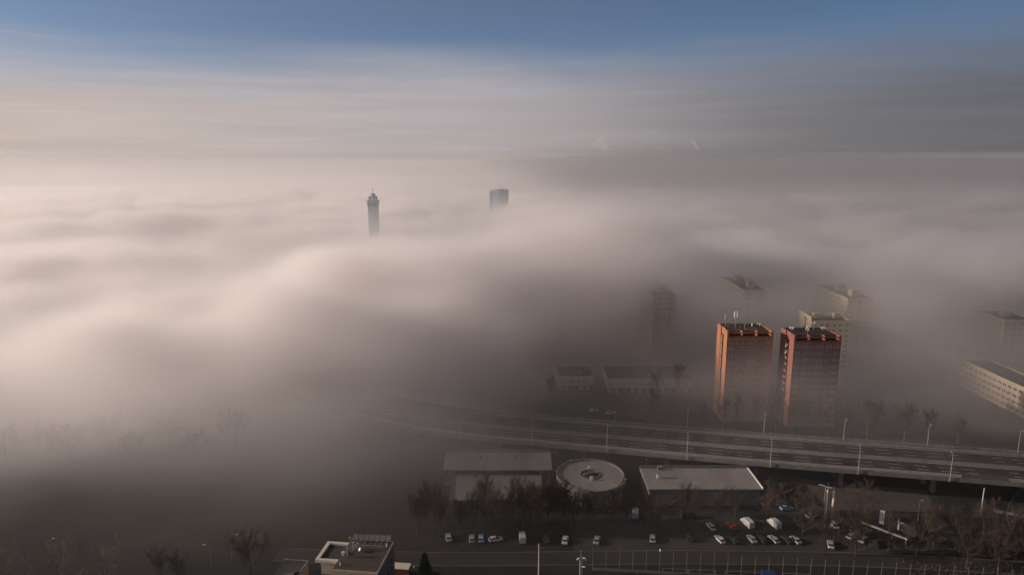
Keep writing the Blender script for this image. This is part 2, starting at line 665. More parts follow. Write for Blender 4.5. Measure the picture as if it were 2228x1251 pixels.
def sweep(b, path, prof, mi=0, i0=0, i1=None, closed=True):
    """profile points (offset to the left of travel, z) swept along a path"""
    ns = normals(path)
    i1 = len(path) - 1 if i1 is None else i1
    n, st = len(prof), len(b.v)
    for i in range(i0, i1 + 1):
        for d, z in prof:
            p = path[i] + ns[i] * d
            b.v.append((p.x, p.y, z))
    for k in range(i1 - i0):
        for e in range(n if closed else n - 1):
            g = (e + 1) % n
            b.f.append((st + k * n + e, st + k * n + g, st + (k + 1) * n + g, st + (k + 1) * n + e))
            b.m.append(mi)
    if closed:
        b.f.append(tuple(st + e for e in range(n)))
        b.f.append(tuple(st + (i1 - i0) * n + e for e in range(n))[::-1])
        b.m += [mi] * 2
    return b


_rz = [0.016]


def road(name, pts, w, kerb=True):
    _rz[0] += 0.006
    z = _rz[0]
    path = catmull(pts, 6)
    b = MB()
    sweep(b, path, [(-w / 2, z), (w / 2, z)], closed=False)
    structure(b.build(name, 'asphalt2'))
    if kerb:
        k = MB()
        for s in (-1, 1):
            a, c = sorted((s * (w / 2 + 0.02), s * (w / 2 + 0.32)))
            sweep(k, path, [(a, -0.05), (c, -0.05), (c, 0.13), (a, 0.13)])
        structure(k.build('kerb', 'kerb'))


road('road', [(-75, 197.5), (-20, 195), (60, 196), (130, 193), (240, 180)], 7)
road('road', [(40, 330), (110, 292), (180, 282), (300, 262)], 7)
road('road', [(168, 160), (172, 200), (186, 226), (230, 262), (280, 300)], 11)
road('road', [(20, 330), (60, 326), (98, 330), (100, 400), (130, 520)], 8, kerb=False)
sheet('parking_lot', [(20, 199.6), (146, 198), (152, 222), (112, 226), (20, 222)], 0.012, 'asphalt')
sheet('parking_lot', [(92, 395), (150, 388), (156, 432), (98, 436)], 0.012, 'asphalt')
sheet('forecourt', [(104, 226), (150, 224), (158, 240), (112, 250)], 0.016, 'paving')
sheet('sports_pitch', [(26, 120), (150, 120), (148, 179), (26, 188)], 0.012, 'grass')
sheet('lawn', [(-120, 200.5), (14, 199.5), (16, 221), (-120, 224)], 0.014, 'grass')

# ---------------------------------------------------------------- viaduct
vp = catmull([(-230, 440), (-150, 369), (-100, 330), (-58, 300.5), (-20, 284), (12, 276.3), (41, 269.6), (101, 257), (162, 245.6), (186, 241), (300, 219), (420, 196)], 5)
vn = normals(vp)


def at_x(x, d):
    """point on the viaduct at offset d whose own x is x, and the path index"""
    i = min(range(len(vp)), key=lambda k: abs((vp[k] + vn[k] * d).x - x))
    q = vp[i] + vn[i] * d
    return Vector((x, q.y + (x - q.x) * (-vn[i].x / vn[i].y), 0)), i


VZ = 9.0
via = thing('viaduct', 'long concrete motorway viaduct curving out of the fog on round piers', 'viaduct', (0, 0, 0))
HW = 13.9
sweep(MB(), vp, [(-HW, VZ), (-HW, VZ - 0.9), (-9, VZ - 1.2), (-8, VZ - 2.2), (8, VZ - 2.2), (9, VZ - 1.2), (HW, VZ - 0.9), (HW, VZ)]).build('deck', 'concrete_dark', via)
for s in (-1, 1):
    a, c = sorted((s * 1.0, s * 11.6))
    b = MB()
    sweep(b, vp, [(a, VZ + 0.02), (c, VZ + 0.02)], closed=False)
    b.build('carriageway', 'asphalt', via)
    b = MB()
    for d in (1.5, 11.2):
        sweep(b, vp, [(s * d - 0.12, VZ + 0.03), (s * d + 0.12, VZ + 0.03)], closed=False)
    for i in range(0, len(vp) - 1, 2):
        for d in (4.8, 8.0):
            sweep(b, vp, [(s * d - 0.08, VZ + 0.03), (s * d + 0.08, VZ + 0.03)], i0=i, i1=i + 1, closed=False)
    b.build('lane_marking', 'marking', via)
    b = MB()
    a, c = sorted((s * 11.7, s * 13.2))
    sweep(b, vp, [(a, VZ), (c, VZ), (c, VZ + 0.22), (a, VZ + 0.22)])
    b.build('footway', 'concrete', via)
    b = MB()
    a, c = sorted((s * 13.35, s * 14.25))
    sweep(b, vp, [(a, VZ - 1.0), (c, VZ - 1.1), (c, VZ + 0.55), (a, VZ + 0.55)])
    b.build('parapet', 'concrete', via)
    b = MB()
    for zz_ in (0.95, 1.45):
        sweep(b, vp, [(s * 13.8 - 0.05, VZ + zz_), (s * 13.8 + 0.05, VZ + zz_), (s * 13.8 + 0.05, VZ + zz_ + 0.10), (s * 13.8 - 0.05, VZ + zz_ + 0.10)])
    for i in range(len(vp)):
        p = vp[i] + vn[i] * s * 13.8
        b.box(p.x - 0.05, p.x + 0.05, p.y - 0.05, p.y + 0.05, VZ + 0.5, VZ + 1.55)
    b.build('railing', 'steel', via)
    b = MB()
    d0 = s * 11.75
    sweep(b, vp, [(d0 - 0.06, VZ + 0.55), (d0 + 0.06, VZ + 0.55), (d0 + 0.06, VZ + 0.86), (d0 - 0.06, VZ + 0.86)])
    b.build('crash_barrier', 'steel', via)
b = MB()
sweep(b, vp, [(-0.5, VZ), (0.5, VZ), (0.18, VZ + 0.85), (-0.18, VZ + 0.85)])
b.build('median_barrier', 'concrete', via)
for x in (-118, -78, -38, -4, 31, 64, 97, 128, 160, 195, 232):
    for d in (-7.2, 0.4, 7.2):
        p, i = at_x(x + 1.5 * d * 0.1, d)
        MB().tube([(p.x, p.y, -0.2), (p.x, p.y, VZ - 2.15)], 0.95, 16).build('pier', 'concrete', via)


def noise_panel(x0, x1, d):
    b = MB()
    n = max(2, int((x1 - x0) / 3))
    for k in range(n):
        a, _ = at_x(x0 + (x1 - x0) * k / n, d)
        c, _ = at_x(x0 + (x1 - x0) * (k + 0.97) / n, d)
        dx, dy = c.x - a.x, c.y - a.y
        l = math.hypot(dx, dy)
        nx_, ny_ = -dy / l * 0.06, dx / l * 0.06
        b.prism([(a.x, a.y), (c.x, c.y), (c.x + nx_, c.y + ny_), (a.x + nx_, a.y + ny_)], VZ + 0.56, VZ + 2.6)
    b.build('noise_panel', 'kerb', via)


noise_panel(164, 179, -14.0)
noise_panel(177, 186, 14.0)

# lamps on the viaduct
LG = 'lamp posts along the viaduct'
lamp = thing('street_lamp', 'x', 'street lamp', (0, 0, 0), 0, LG)
MB().tube([(0, 0, 0), (0, 0, 4), (0, 0, 10.2)], [0.16, 0.13, 0.08], 8).build('pole', 'steel', lamp)
MB().box(-0.3, 0.3, -0.3, 0.3, -0.25, 0.35).build('base_plate', 'concrete', lamp)
MB().tube([(0, 0, 10.1), (0, 0.7, 10.45), (0, 1.5, 10.55)], 0.05, 6).build('arm', 'steel', lamp)
MB().box(-0.14, 0.14, 1.3, 2.1, 10.48, 10.62).build('lamp_head', 'lamp_glass', lamp)
near_x = [-55.0, -21.7, 8.3, 37.8, 68.2, 98.4, 129.0, 159.7]
far_x = [-67.1, -40.7, -13.5, 15.3, 45.2, 75.5, 106.2, 137.1, 168.3, 200.5]
first = True
for row, xs, d, rz in (('near', near_x, -14.75, 0.0), ('far', far_x, 14.75, math.pi)):
    for k, x in enumerate(xs):
        p, i = at_x(x, d)
        tilt = rz + math.atan2(vn[i].y, vn[i].x) - math.pi / 2
        word = ORD[k]
        lab = ('%s lamp post from the left on the viaduct\'s %s' % (word, 'near side, above the sheds' if row == 'near' else 'far side, towards the towers'))
        if first:
            o = lamp
            o.location, o.rotation_euler, o['label'] = (p.x, p.y, VZ - 0.6), (0, 0, tilt), lab
            first = False
        else:
            o = dup(lamp, (p.x, p.y, VZ - 0.6), tilt, lab)
# ---------------------------------------------------------------- the two red tower blocks


def tower(label, x0, y0, wall, band, seedv):
    rr = random.Random(seedv)
    w2, d2, H0, H1 = 10.75, 7.8, 41.2, 44.4
    t = thing('tower_block', label, 'tower block', (x0, y0, 0))
    b = MB()
    b.box(-w2 + 0.9, w2 - 0.9, -d2 + 0.3, d2 - 0.3, 0, H0)
    b.build('wall', wall, t)
    for s in (-1, 1):
        xa, xb = sorted((s * (w2 - 0.9), s * w2))
        MB().box(xa, xb, -d2, -2.6, 0, H1).build('side_wall', wall, t)
        MB().box(xa, xb, 2.2, d2, 0, H1).build('side_wall', wall, t)
        c = sorted((s * (w2 - 0.9), s * (w2 - 0.6)))
        MB().box(c[0], c[1], -2.6, 2.2, H0 - 0.3, H1 - 0.05).build('parapet', wall, t)
    # penthouse, roof, terrace with cross walls and a beam along its edge
    MB().box(-w2 + 0.95, w2 - 0.95, -d2 + 4.2, d2 - 0.35, H0 + 0.004, H1 - 0.9).build('penthouse', 'dark', t)
    MB().box(-w2 + 0.9, w2 - 0.9, -d2 + 3.7, d2 - 0.25, H1 - 0.9 + 0.004, H1 - 0.5).build('roof', 'bitumen', t)
    b = MB()
    b.box(-w2 + 0.9, w2 - 0.9, -d2 + 3.4, -d2 + 3.7, H1 - 0.95, H1 - 0.12)
    b.box(-w2 + 0.9, w2 - 0.9, d2 - 0.25, d2, H1 - 0.95, H1 - 0.12)
    b.build('parapet', wall, t)
    MB().box(-w2 + 0.9, w2 - 0.9, -d2 + 0.02, -d2 + 0.42, H1 - 1.15, H1 - 0.55).build('roof_beam', wall, t)
    for xf in (-3.45, 3.45):
        MB().box(xf - 0.15, xf + 0.15, -d2 + 0.43, -d2 + 4.19, H0 + 0.004, H1 - 0.3).build('terrace_divider', wall, t)
    MB().box(-w2 + 0.9, w2 - 0.9, -d2, -d2 + 0.29, H0 - 0.9, H0 + 0.35).build('parapet', wall, t)
    MB().box(-w2 + 0.86, -w2 + 0.895, -2.55, 2.15, 0.2, H0 - 0.35).build('loggia_shade', 'dark', t)  # dark panel stands in for the shade behind the balconies
    # thirteen storeys of windows on the front
    groups = [(-8.95, 2.6, 4), (-5.2, 2.35, 3), (-2.1, 1.75, 2), (1.25, 3.3, 5), (5.3, 2.55, 3), (8.7, 2.3, 4)]
    for k in range(13):
        z = H0 - 2.05 - 3.12 * k
        if z < 0.9:
            break
        MB().box(-w2 + 0.95, w2 - 0.95, -d2 + 0.24, -d2 + 0.295, z - 0.75, z + 0.75).build('facade_band', band, t)
        for gxx, gw, gn in groups:
            gl = 'glass' if rr.random() > 0.12 else 'curtained'
            window(t, gxx, -d2 + 0.2, z, gw, 1.5, gn, 0, 'frame', gl)
        # balconies down the middle of the lit side wall
        b = MB()
        b.box(-w2 - 0.55, -w2 + 0.85, -2.5, 2.1, z - 1.35, z - 1.2)
        b.box(-w2 - 0.55, -w2 - 0.47, -2.5, 0.4, z - 1.19, z - 0.15, 1)
        b.box(-w2 - 0.46, -w2 + 0.1, -2.5, -2.42, z - 1.19, z - 0.15, 1)
        b.box(-w2 + 0.3, -w2 + 0.38, 0.4, 2.1, z - 1.19, z + 1.2, 2)
        b.build('balcony', ['concrete_dark', band, wall], t)
    return t


M['curtained'] = pm('curtained_glass', (0.11, 0.11, 0.107), 0.4, 1.2, 0.3)
tower('orange brick-red tower block with panel antennas on its flat roof, left of the pair', 111.25, 316.3, 'orange', 'band', 3)
tower('darker red tower block, right of the pair, behind the viaduct', 139.3, 308.4, 'red', 'band2', 4)

AG = 'antennas on the tower block roofs'


def antenna(name, label, x, y, z, pole, panels, r=0.55, hp=1.7, zt=None):
    t = thing(name, label, 'antenna', (x, y, z), 0, AG)
    MB().tube([(0, 0, 0), (0, 0, pole)], 0.11, 8).build('mast', 'steel', t)
    for k in range(panels):
        a = 2 * math.pi * k / panels + 0.6
        b = MB()
        cx, cy = r * math.cos(a), r * math.sin(a)
        b.box(cx - 0.22, cx + 0.22, cy - 0.16, cy + 0.16, pole - hp, pole - 0.05)
        b.tube([(0, 0, pole - hp * 0.5), (cx, cy, pole - hp * 0.5)], 0.05, 5)
        b.build('panel', 'white', t)
    return t


LR = 43.905
antenna('antenna_mast', 'grey antenna mast at the left end of the orange tower roof', 102.6, 318.5, LR, 5.9, 2, 0.35, 2.0)
antenna('antenna_mast', 'tall antenna mast with white panels standing on the orange tower roof', 108.3, 321.0, LR, 7.0, 4, 0.95, 3.0)
antenna('antenna_mast', 'short pale mast in the middle of the orange tower roof', 110.0, 313.4, LR, 3.6, 1, 0.3, 1.2)
antenna('antenna_mast', 'low cluster of small antennas on the left of the red tower roof', 131.5, 311.0, LR, 1.9, 6, 0.9, 0.8)
antenna('antenna_mast', 'small antenna cluster near the front of the red tower roof', 137.2, 307.0, LR, 2.4, 3, 0.7, 1.0)
antenna('antenna_mast', 'antenna mast with white drum dishes on the red tower roof', 142.6, 313.2, LR, 3.8, 3, 0.9, 0.9)
antenna('antenna_mast', 'small antenna cluster on the right of the red tower roof', 146.3, 311.6, LR, 1.8, 4, 0.8, 0.8)
antenna('antenna_mast', 'small antenna cluster on the right of the orange tower roof', 119.0, 319.0, LR, 1.9, 3, 0.8, 0.9)


def frame_rack(label, x, y, w, h, n):
    t = thing('roof_frame', label, 'roof frame', (x, y, LR))
    b = MB()
    b.tube([(-w / 2, 0, 0.05), (w / 2, 0, 0.05)], 0.06, 5)
    b.tube([(-w / 2, 0, h), (w / 2, 0, h)], 0.06, 5)
    for i in range(n + 1):
        q = -w / 2 + w * i / n
        b.tube([(q, 0, 0), (q, 0, h)], 0.05, 5)
    b.build('rail', 'steel', t)
    b = MB()
    for q in (-w / 2, w / 2):
        b.tube([(q, 0.05, h), (q, 1.2, 0)], 0.045, 5)
    b.build('brace', 'steel', t)


frame_rack('low steel guard rail in the middle of the orange tower roof', 113.3, 312.6, 4.4, 0.95, 4)
frame_rack('steel equipment frame at the left of the orange tower roof', 105.0, 317.0, 3.2, 1.5, 3)
frame_rack('slanting steel cable frame behind the short mast on the orange tower', 107.6, 315.2, 2.4, 1.3, 2)
for x, y, l in ((116.0, 320.2, 'white roof vent near the back of the orange tower'), (140.2, 314.6, 'white roof vent near the back of the red tower')):
    t = thing('roof_vent', l, 'vent', (x, y, LR), 0, 'roof vents of the tower blocks')
    MB().tube([(0, 0, 0), (0, 0, 1.1)], 0.28, 10).build('stack', 'white', t)
    MB().tube([(0, 0, 1.15), (0, 0, 1.35)], [0.5, 0.1], 10).build('cap', 'white', t)
for z, l in ((37.6, 'upper of two white satellite dishes on the red tower balconies'), (34.4, 'lower of two white satellite dishes on the red tower balconies')):
    t = thing('satellite_dish', l, 'satellite dish', (127.92, 307.4, z), 0, 'satellite dishes on balconies')
    b = MB()
    b.tube([(0.0, 0, 0), (-0.12, 0, 0), (-0.22, 0, 0)], [0.12, 0.34, 0.42], 14)
    b.build('dish', 'white', t)
    MB().tube([(0.22, 0, 0), (0, 0, 0)], 0.05, 6).build('bracket', 'steel', t)

# ---------------------------------------------------------------- the blocks behind


def slab(label, x0, x1, y0, y1, h, wall, floors, left_n, front_n, pents=(), name='apartment_block', band=None, fh=2.9, ww=1.7):
    cx, cy = (x0 + x1) / 2, (y0 + y1) / 2
    w2, d2 = (x1 - x0) / 2, (y1 - y0) / 2
    t = thing(name, label, 'apartment block', (cx, cy, 0))
    MB().box(-w2, w2, -d2, d2, 0, h - 0.6).build('wall', wall, t)
    b = MB()
    b.box(-w2 - 0.05, w2 + 0.05, -d2 - 0.05, -d2 + 0.3, h - 0.596, h + 0.3)
    b.box(-w2 - 0.05, w2 + 0.05, d2 - 0.3, d2 + 0.05, h - 0.596, h + 0.3)
    b.box(-w2 - 0.05, -w2 + 0.3, -d2 + 0.302, d2 - 0.302, h - 0.596, h + 0.3)
    b.box(w2 - 0.3, w2 + 0.05, -d2 + 0.302, d2 - 0.302, h - 0.596, h + 0.3)
    b.build('parapet', wall, t)
    MB().box(-w2 + 0.31, w2 - 0.31, -d2 + 0.31, d2 - 0.31, h - 0.59, h - 0.25).build('roof', 'bitumen', t)
    for px, py, pw, pd, ph in pents:
        MB().box(px - pw / 2, px + pw / 2, py - pd / 2, py + pd / 2, h - 0.245, h + ph).build('penthouse', wall, t)
    for k in range(floors):
        z = h - 2.4 - fh * k
        for i in range(left_n):
            y = -d2 + (i + 0.5) * 2 * d2 / left_n
            window(t, -w2 - 0.03, y, z, min(ww, 1.6 * d2 / left_n), 1.4, 2, -math.pi / 2)
        for i in range(front_n):
            x = -w2 + (i + 0.5) * 2 * w2 / front_n
            window(t, x, -d2 - 0.03, z, min(2.2, 1.5 * w2 / front_n), 1.35, 3)
    return t


mural = slab('cream tower block with a green leaf mural on its lit side wall', 162.0, 183.0, 358.5, 374.5, 37.0, 'cream', 11, 0, 6,
             pents=((-4.5, 1, 3.2, 3.0, 2.4), (6.5, 1, 3.2, 3.0, 2.4), (1.0, 2.2, 7.4, 2.0, 1.2)))
# side wing wall rising above the roof, painted with leaves
MB().box(-10.9, -10.52, -8.1, 8.1, 0, 39.4).build('gable_wall', 'cream', mural, label='sunlit blank side wall with painted leaves')
b = MB()
for cy, cz, ry, rz_ in ((-0.8, 36.4, 2.0, 1.6), (-1.2, 33.3, 1.2, 2.0), (-0.2, 31.0, 2.1, 1.7), (-1.4, 27.5, 1.3, 2.4), (-0.4, 24.0, 1.9, 1.7), (-1.2, 20.0, 1.2, 2.3)):
    b.face([(-10.915, cy + ry * math.cos(a) * (1 + 0.25 * math.sin(3 * a)), cz + rz_ * math.sin(a)) for a in [2 * math.pi * i / 18 for i in range(18)]][::-1])
b.build('mural', 'green', mural)
slab('tall slab block with two lit lift towers, half lost in fog on the right', 190.8, 205.0, 379.5, 421.5, 45.0, 'sand', 9, 10, 3,
     pents=((0, 3, 4.5, 5, 3.4), (0, -13, 4.5, 5, 3.4)), ww=2.2)
slab('tall pale slab block fading into fog behind the orange tower', 139.6, 153.5, 403.0, 448.0, 45.0, 'cream', 9, 10, 2,
     pents=((1, 12, 4, 5, 3.4), (1, -10, 4, 5, 3.4)), ww=2.2)
slab('narrow slab block barely visible in fog, left of the orange tower', 82.5, 95.5, 389.5, 440.0, 45.0, 'sand', 7, 9, 2,
     pents=((0, -14, 4, 5, 3.4),), ww=2.2)
t = slab('dark block top with roof frames emerging from fog above white halls', 27.5, 38.5, 427.0, 441.0, 44.5, 'stone', 6, 2, 3)
b = MB()
for i in range(5):
    q = -5.2 + i * 2.6
    b.tube([(q, -6.8, 44.5), (q, -6.8, 47.2)], 0.1, 5)
for z in (45.8, 47.2):
    b.tube([(-5.2, -6.8, z), (5.2, -6.8, z)], 0.1, 5)
b.build('roof_frame', 'dark_steel', t)
slab('small pale block end seen dimly behind the cream tower', 216.0, 226.0, 398.0, 410.0, 28.0, 'sand', 6, 2, 2)
slab('tall block at the right edge above the long flat block', 280.0, 296.0, 377.0, 400.0, 33.0, 'sand', 8, 4, 4, pents=((0, 0, 4, 4, 3),))
slab('second block at the right edge, cut off by the picture', 298.5, 312.0, 368.0, 392.0, 31.0, 'cream', 8, 4, 3)

# long low office slab on the right
lo = slab('long flat-roofed block running off the right edge of the picture', 247.4, 263.0, 282.0, 361.5, 14.4, 'sand', 4, 22, 3,
          name='office_block', fh=3.2, ww=2.7)
lo['category'] = 'office block'
MB().box(-8.1, -7.88, -39.9, 39.9, 14.72, 15.05).build('cornice', 'cream', lo)

# corner house with a hipped roof and a lit gable
t = thing('corner_house', 'old corner house with domed roof and lit gable beside long flat block', 'house', (268, 392, 0), R(4))
MB().box(-7, 7, -8, 8, 0, 9.5).build('wall', 'cream', t)
b = MB()
n = 8
prev = None
for k, (z, s) in enumerate(((9.5, 1.04), (11.6, 0.98), (13.6, 0.80), (15.0, 0.52), (15.7, 0.2))):
    cur = [(-7 * s, -8 * s, z), (7 * s, -8 * s, z), (7 * s, 8 * s, z), (-7 * s, 8 * s, z)]
    if prev:
        for i in range(4):
            b.face([prev[i], prev[(i + 1) % 4], cur[(i + 1) % 4], cur[i]])
    prev = cur
b.face(prev)
b.build('roof', 'bitumen_brown', t)
MB().prism([(-7.35, -4), (-7.05, -4), (-7.05, -0.5), (-7.35, -0.5)], 9.0, 12.6).build('gable', 'cream', t)
MB().box(1.0, 2.0, -3.2, -2.2, 13.0, 17.4).build('chimney', 'cream', t)
for z in (2.4, 6.2):
    for y in (-5.2, -1.8, 1.8, 5.2):
        window(t, -7.03, y, z, 1.2, 1.7, 2, -math.pi / 2)
    for x in (-4.4, 0, 4.4):
        window(t, x, -8.03, z, 1.2, 1.7, 2)

t = thing('hall_building', 'low hall with a curved pale roof, dim in the fog behind the red tower', 'hall', (238, 421, 0))
MB().box(-21, 21, -7, 7, 0, 5.5).build('wall', 'concrete', t)
b = MB()
pr = [(-7.3, 5.5), (-5, 6.9), (-2, 7.7), (2, 7.7), (5, 6.9), (7.3, 5.5)]
for i in range(5):
    (ya, za), (yb, zb) = pr[i], pr[i + 1]
    b.face([(-21.3, ya, za + 0.004), (21.3, ya, za + 0.004), (21.3, yb, zb), (-21.3, yb, zb)])
for s in (-21.3, 21.3):
    b.face([(s, y, z + 0.004) for y, z in pr])
b.build('roof', 'sheet', t)
for i in range(8):
    window(t, -18.4 + i * 5.25, -7.03, 3.2, 3.2, 1.6, 3)

# ---------------------------------------------------------------- white two-storey halls beyond the viaduct


def white_hall(label, x0, x1, y0, y1, h, wins, vents):
    cx, w2 = (x0 + x1) / 2, (x1 - x0) / 2
    t = thing('commercial_hall', label, 'commercial hall', (cx, y0, 0))
    D_ = y1 - y0
    MB().box(-w2, w2, 0, D_, 3.4, h).build('wall', 'pale', t)
    MB().box(-w2 + 0.4, w2 - 0.4, 0.9, D_ - 0.4, 0, 3.396).build('ground_floor', 'concrete_dark', t)
    for i in range(int(w2)):
        x = -w2 + 1.4 + i * (2 * w2 - 2.8) / max(1, int(w2) - 1)
        if i % 3 != 1:
            MB().box(x - 0.85, x + 0.85, 0.82, 0.896, 0.3, 2.9).build('shop_window', 'glass' if i % 2 else 'pale', t)
    MB().box(-w2 + 0.3, w2 - 0.3, 0.3, D_ - 0.3, h + 0.004, h + 0.12).build('roof', 'bitumen', t)
    b = MB()
    b.box(-w2 - 0.06, w2 + 0.06, -0.06, 0.28, h - 0.25, h + 0.45)
    b.box(-w2 - 0.06, w2 + 0.06, D_ - 0.28, D_ + 0.06, h - 0.25, h + 0.45)
    b.box(-w2 - 0.06, -w2 + 0.28, 0.282, D_ - 0.282, h - 0.25, h + 0.45)
    b.box(w2 - 0.28, w2 + 0.06, 0.282, D_ - 0.282, h - 0.25, h + 0.45)
    b.build('parapet', 'pale', t)
    for x, w, n in wins:
        window(t, x, -0.03, (h + 3.4) / 2 - 0.2, w, 1.3, n)
    for x, y in vents:
        MB().box(x - 0.6, x + 0.6, y - 0.6, y + 0.6, h + 0.124, h + 0.7).build('skylight', 'steel', t)
    return t


white_hall('smaller white hall, left of two, beyond the viaduct in haze', 24.2, 44.2, 350.5, 368, 8.2,
           [(-7, 1.4, 2), (-1.6, 1.6, 2), (1.6, 1.6, 2), (4.8, 1.4, 2)], [(2, 6), (3.5, 9), (-4, 11)])
wh = white_hall('wide white hall with rows of skylights, right of two, beyond the viaduct', 50.6, 96.2, 346.2, 369, 8.2,
                [(-20.5, 1.2, 2), (-17.2, 1.2, 2), (-13.8, 1.2, 2), (-10.5, 1.2, 2), (-7.2, 1.3, 2), (-3.8, 1.3, 2), (0.6, 6.0, 8), (8.2, 3.0, 3), (13.6, 1.6, 2)],
                [(x, y) for x in (-5, -2, 1, 4, 7, 10) for y in (5, 9, 13)])
MB().box(5.2, 5.5, 0.4, 22.4, 8.324, 8.75).build('fire_wall', 'pale', wh)
MB().box(8.9, 22.83, -0.075, -0.062, 3.5, 8.0).build('end_panel', 'sand', wh, label='cream wall panel at the right end')
# ---------------------------------------------------------------- city tower and office high-rise standing out of the fog
t = thing('clock_tower', 'slim city hall tower with stepped top and spire standing out of the fog', 'tower', (-175.5, 867, 0))
MB().box(-5.6, 5.6, -5.6, 5.6, 0, 61.2).build('shaft', 'stone', t)
b = MB()
for s in (-1, 1):
    for q in (-3.7, -1.25, 1.25, 3.7):
        b.box(q - 0.45, q + 0.45, *sorted((s * 5.62, s * 5.95)), 0, 60.8)
        b.box(*sorted((s * 5.62, s * 5.95)), q - 0.45, q + 0.45, 0, 60.8)
b.build('pilaster', 'stone_pale', t)
MB().box(-6.3, 6.3, -6.3, 6.3, 61.2, 67.0).build('belfry', 'stone', t)
b = MB()
for q in (-3.9, -1.3, 1.3, 3.9):
    b.box(q - 0.7, q + 0.7, -6.36, -6.302, 62.2, 65.8)
    b.box(-6.36, -6.302, q - 0.7, q + 0.7, 62.2, 65.8)
b.build('belfry_opening', 'dark', t)
b = MB()
b.box(-6.9, 6.9, -6.9, 6.9, 67.004, 67.5)
for s in (-1, 1):
    b.box(-6.8, 6.8, *sorted((s * 6.6, s * 6.8)), 67.504, 68.7)
    b.box(*sorted((s * 6.6, s * 6.8)), -6.58, 6.58, 67.504, 68.7)
b.build('gallery', 'stone_pale', t)
MB().box(-4.7, 4.7, -4.7, 4.7, 67.51, 73.4).build('upper_stage', 'stone_pale', t)
MB().tube([(0, -4.95, 70.6), (0, -4.72, 70.6)], 1.9, 24).build('clock_face', 'white', t)
MB().box(-5.1, 5.1, -5.1, 5.1, 73.404, 73.8).build('cornice', 'stone', t)
MB().tube([(0, 0, 73.8), (0, 0, 77.2)], 3.1, 8).build('lantern', 'stone', t)
MB().tube([(0, 0, 77.2), (0, 0, 77.5), (0, 0, 77.8)], [3.5, 3.3, 0.6], 8).build('lantern_roof', 'stone', t)
b = MB()
b.tube([(0, 0, 77.8), (0, 0, 84.6)], [0.32, 0.14], 6)
b.tube([(0, 0, 81.0), (0, 0, 81.5), (0, 0, 82.0)], [0.2, 0.75, 0.2], 8)
b.tube([(0, 0, 83.6), (0, 0, 84.0), (0, 0, 84.4)], [0.1, 0.5, 0.1], 8)
b.build('spire', 'dark_steel', t)
for s in (-1, 1):
    b = MB()
    b.tube([(s * 6.5, -6.5, 68.7), (s * 7.1, -7.0, 70.4)], 0.15, 5)
    b.tube([(s * 7.1, -7.0, 70.2), (s * 7.1, -7.0, 70.8), (s * 7.1, -7.0, 71.3)], [0.2, 0.6, 0.2], 8)
    b.build('lantern_lamp', 'stone_pale', t)

t = thing('office_tower', 'blue glass high-rise with curved roof edge rising from distant fog', 'high-rise', (-22.5, 1262, 0))
b = MB()
arc = [(-11.5 + 27.5 * i / 10, -9 - 2.2 * math.sin(math.pi * i / 10)) for i in range(11)]
b.prism(arc + [(16, 9), (-11.5, 9)], 0, 61.5)
b.build('glass_wall', 'curtain', t)
MB().box(-18.5, -11.6, -7, 8, 0, 60.5).build('side_wall', 'stone_pale', t)
b = MB()
for k in range(14):
    z = 60.4 - k * 3.6
    for i in range(10):
        (xa, ya), (xb, yb) = arc[i], arc[i + 1]
        b.prism([(xa, ya - 0.22), (xb, yb - 0.22), (xb, yb - 0.02), (xa, ya - 0.02)], z, z + 0.9)
b.build('floor_band', 'stone_pale', t)
b = MB()
b.prism([(x, y + 0.4) for x, y in arc] + [(15.5, 8.5), (-11.0, 8.5)], 61.504, [62.4 + 1.6 * math.sin(math.pi * i / 10) for i in range(11)] + [62.4, 62.4])
b.build('roof', 'curtain', t)
b = MB()
for x, h in ((-14, 2.2), (-9, 3.2), (-2, 2.4), (3.5, 5.2), (5.5, 2.8)):
    b.tube([(x, 0, 60.4), (x, 0, 63.4 + h)], 0.25, 5)
b.build('antenna', 'dark_steel', t)
# distant chimney at the fog horizon
t = thing('chimney_stack', 'tiny distant chimney on the fog horizon left of the steam plume', 'chimney', (-11, 7600, 0))
MB().tube([(0, 0, 0), (0, 0, 152), (0, 0, 160)], [7, 3.8, 3.6], 12).build('stack', 'stone', t)
MB().tube([(0, 0, 160), (0, 0, 163)], [4.2, 4.2], 12).build('rim', 'dark', t)
# ---------------------------------------------------------------- market sheds and round pavilion before the viaduct
t = thing('market_shed', 'ribbed-roof shed with a lower front roof, left of the round pavilion', 'shed', (-5.5, 243.4, 0))
MB().box(-20.6, 20.6, 0.5, 12.6, 0, 6.55).build('wall', 'concrete_dark', t)
MB().box(-15.9, 15.9, 0.30, 0.49, 4.75, 6.4).build('clerestory', 'glass_teal', t)
b = MB()
b.prism([(-21, -0.4), (21, -0.4), (21, 13), (-21, 13)], 6.56, [6.95, 6.95, 8.1, 8.1])
b.build('roof', 'sheet', t)
b = MB()
for i in range(29):
    x = -20.9 + i * 1.4925
    b.face([(x - 0.09, -0.42, 7.06), (x + 0.09, -0.42, 7.06), (x + 0.09, 12.9, 8.2), (x - 0.09, 12.9, 8.2)])
b.build('roof_rib', 'concrete_dark', t)
MB().box(-21.1, 21.1, 13.004, 13.5, 6.2, 8.9).build('rear_fascia', 'concrete_dark', t)
MB().box(-16.3, 16.0, -19.0, 0.28, 0, 3.9).build('front_wall', 'concrete_dark', t)
b = MB()
b.prism([(-16.7, -19.4), (16.4, -19.4), (16.4, 0.26), (-16.7, 0.26)], 3.904, [4.3, 4.3, 4.7, 4.7])
b.build('front_roof', 'sheet', t)
b = MB()
for x in (-16.9, 16.42):
    b.box(x, x + 0.2, -19.5, 0.25, 3.95, 5.0)
b.box(-16.68, 16.4, -19.72, -19.42, 3.95, 4.65)
b.build('verge', 'concrete', t)
b = MB()
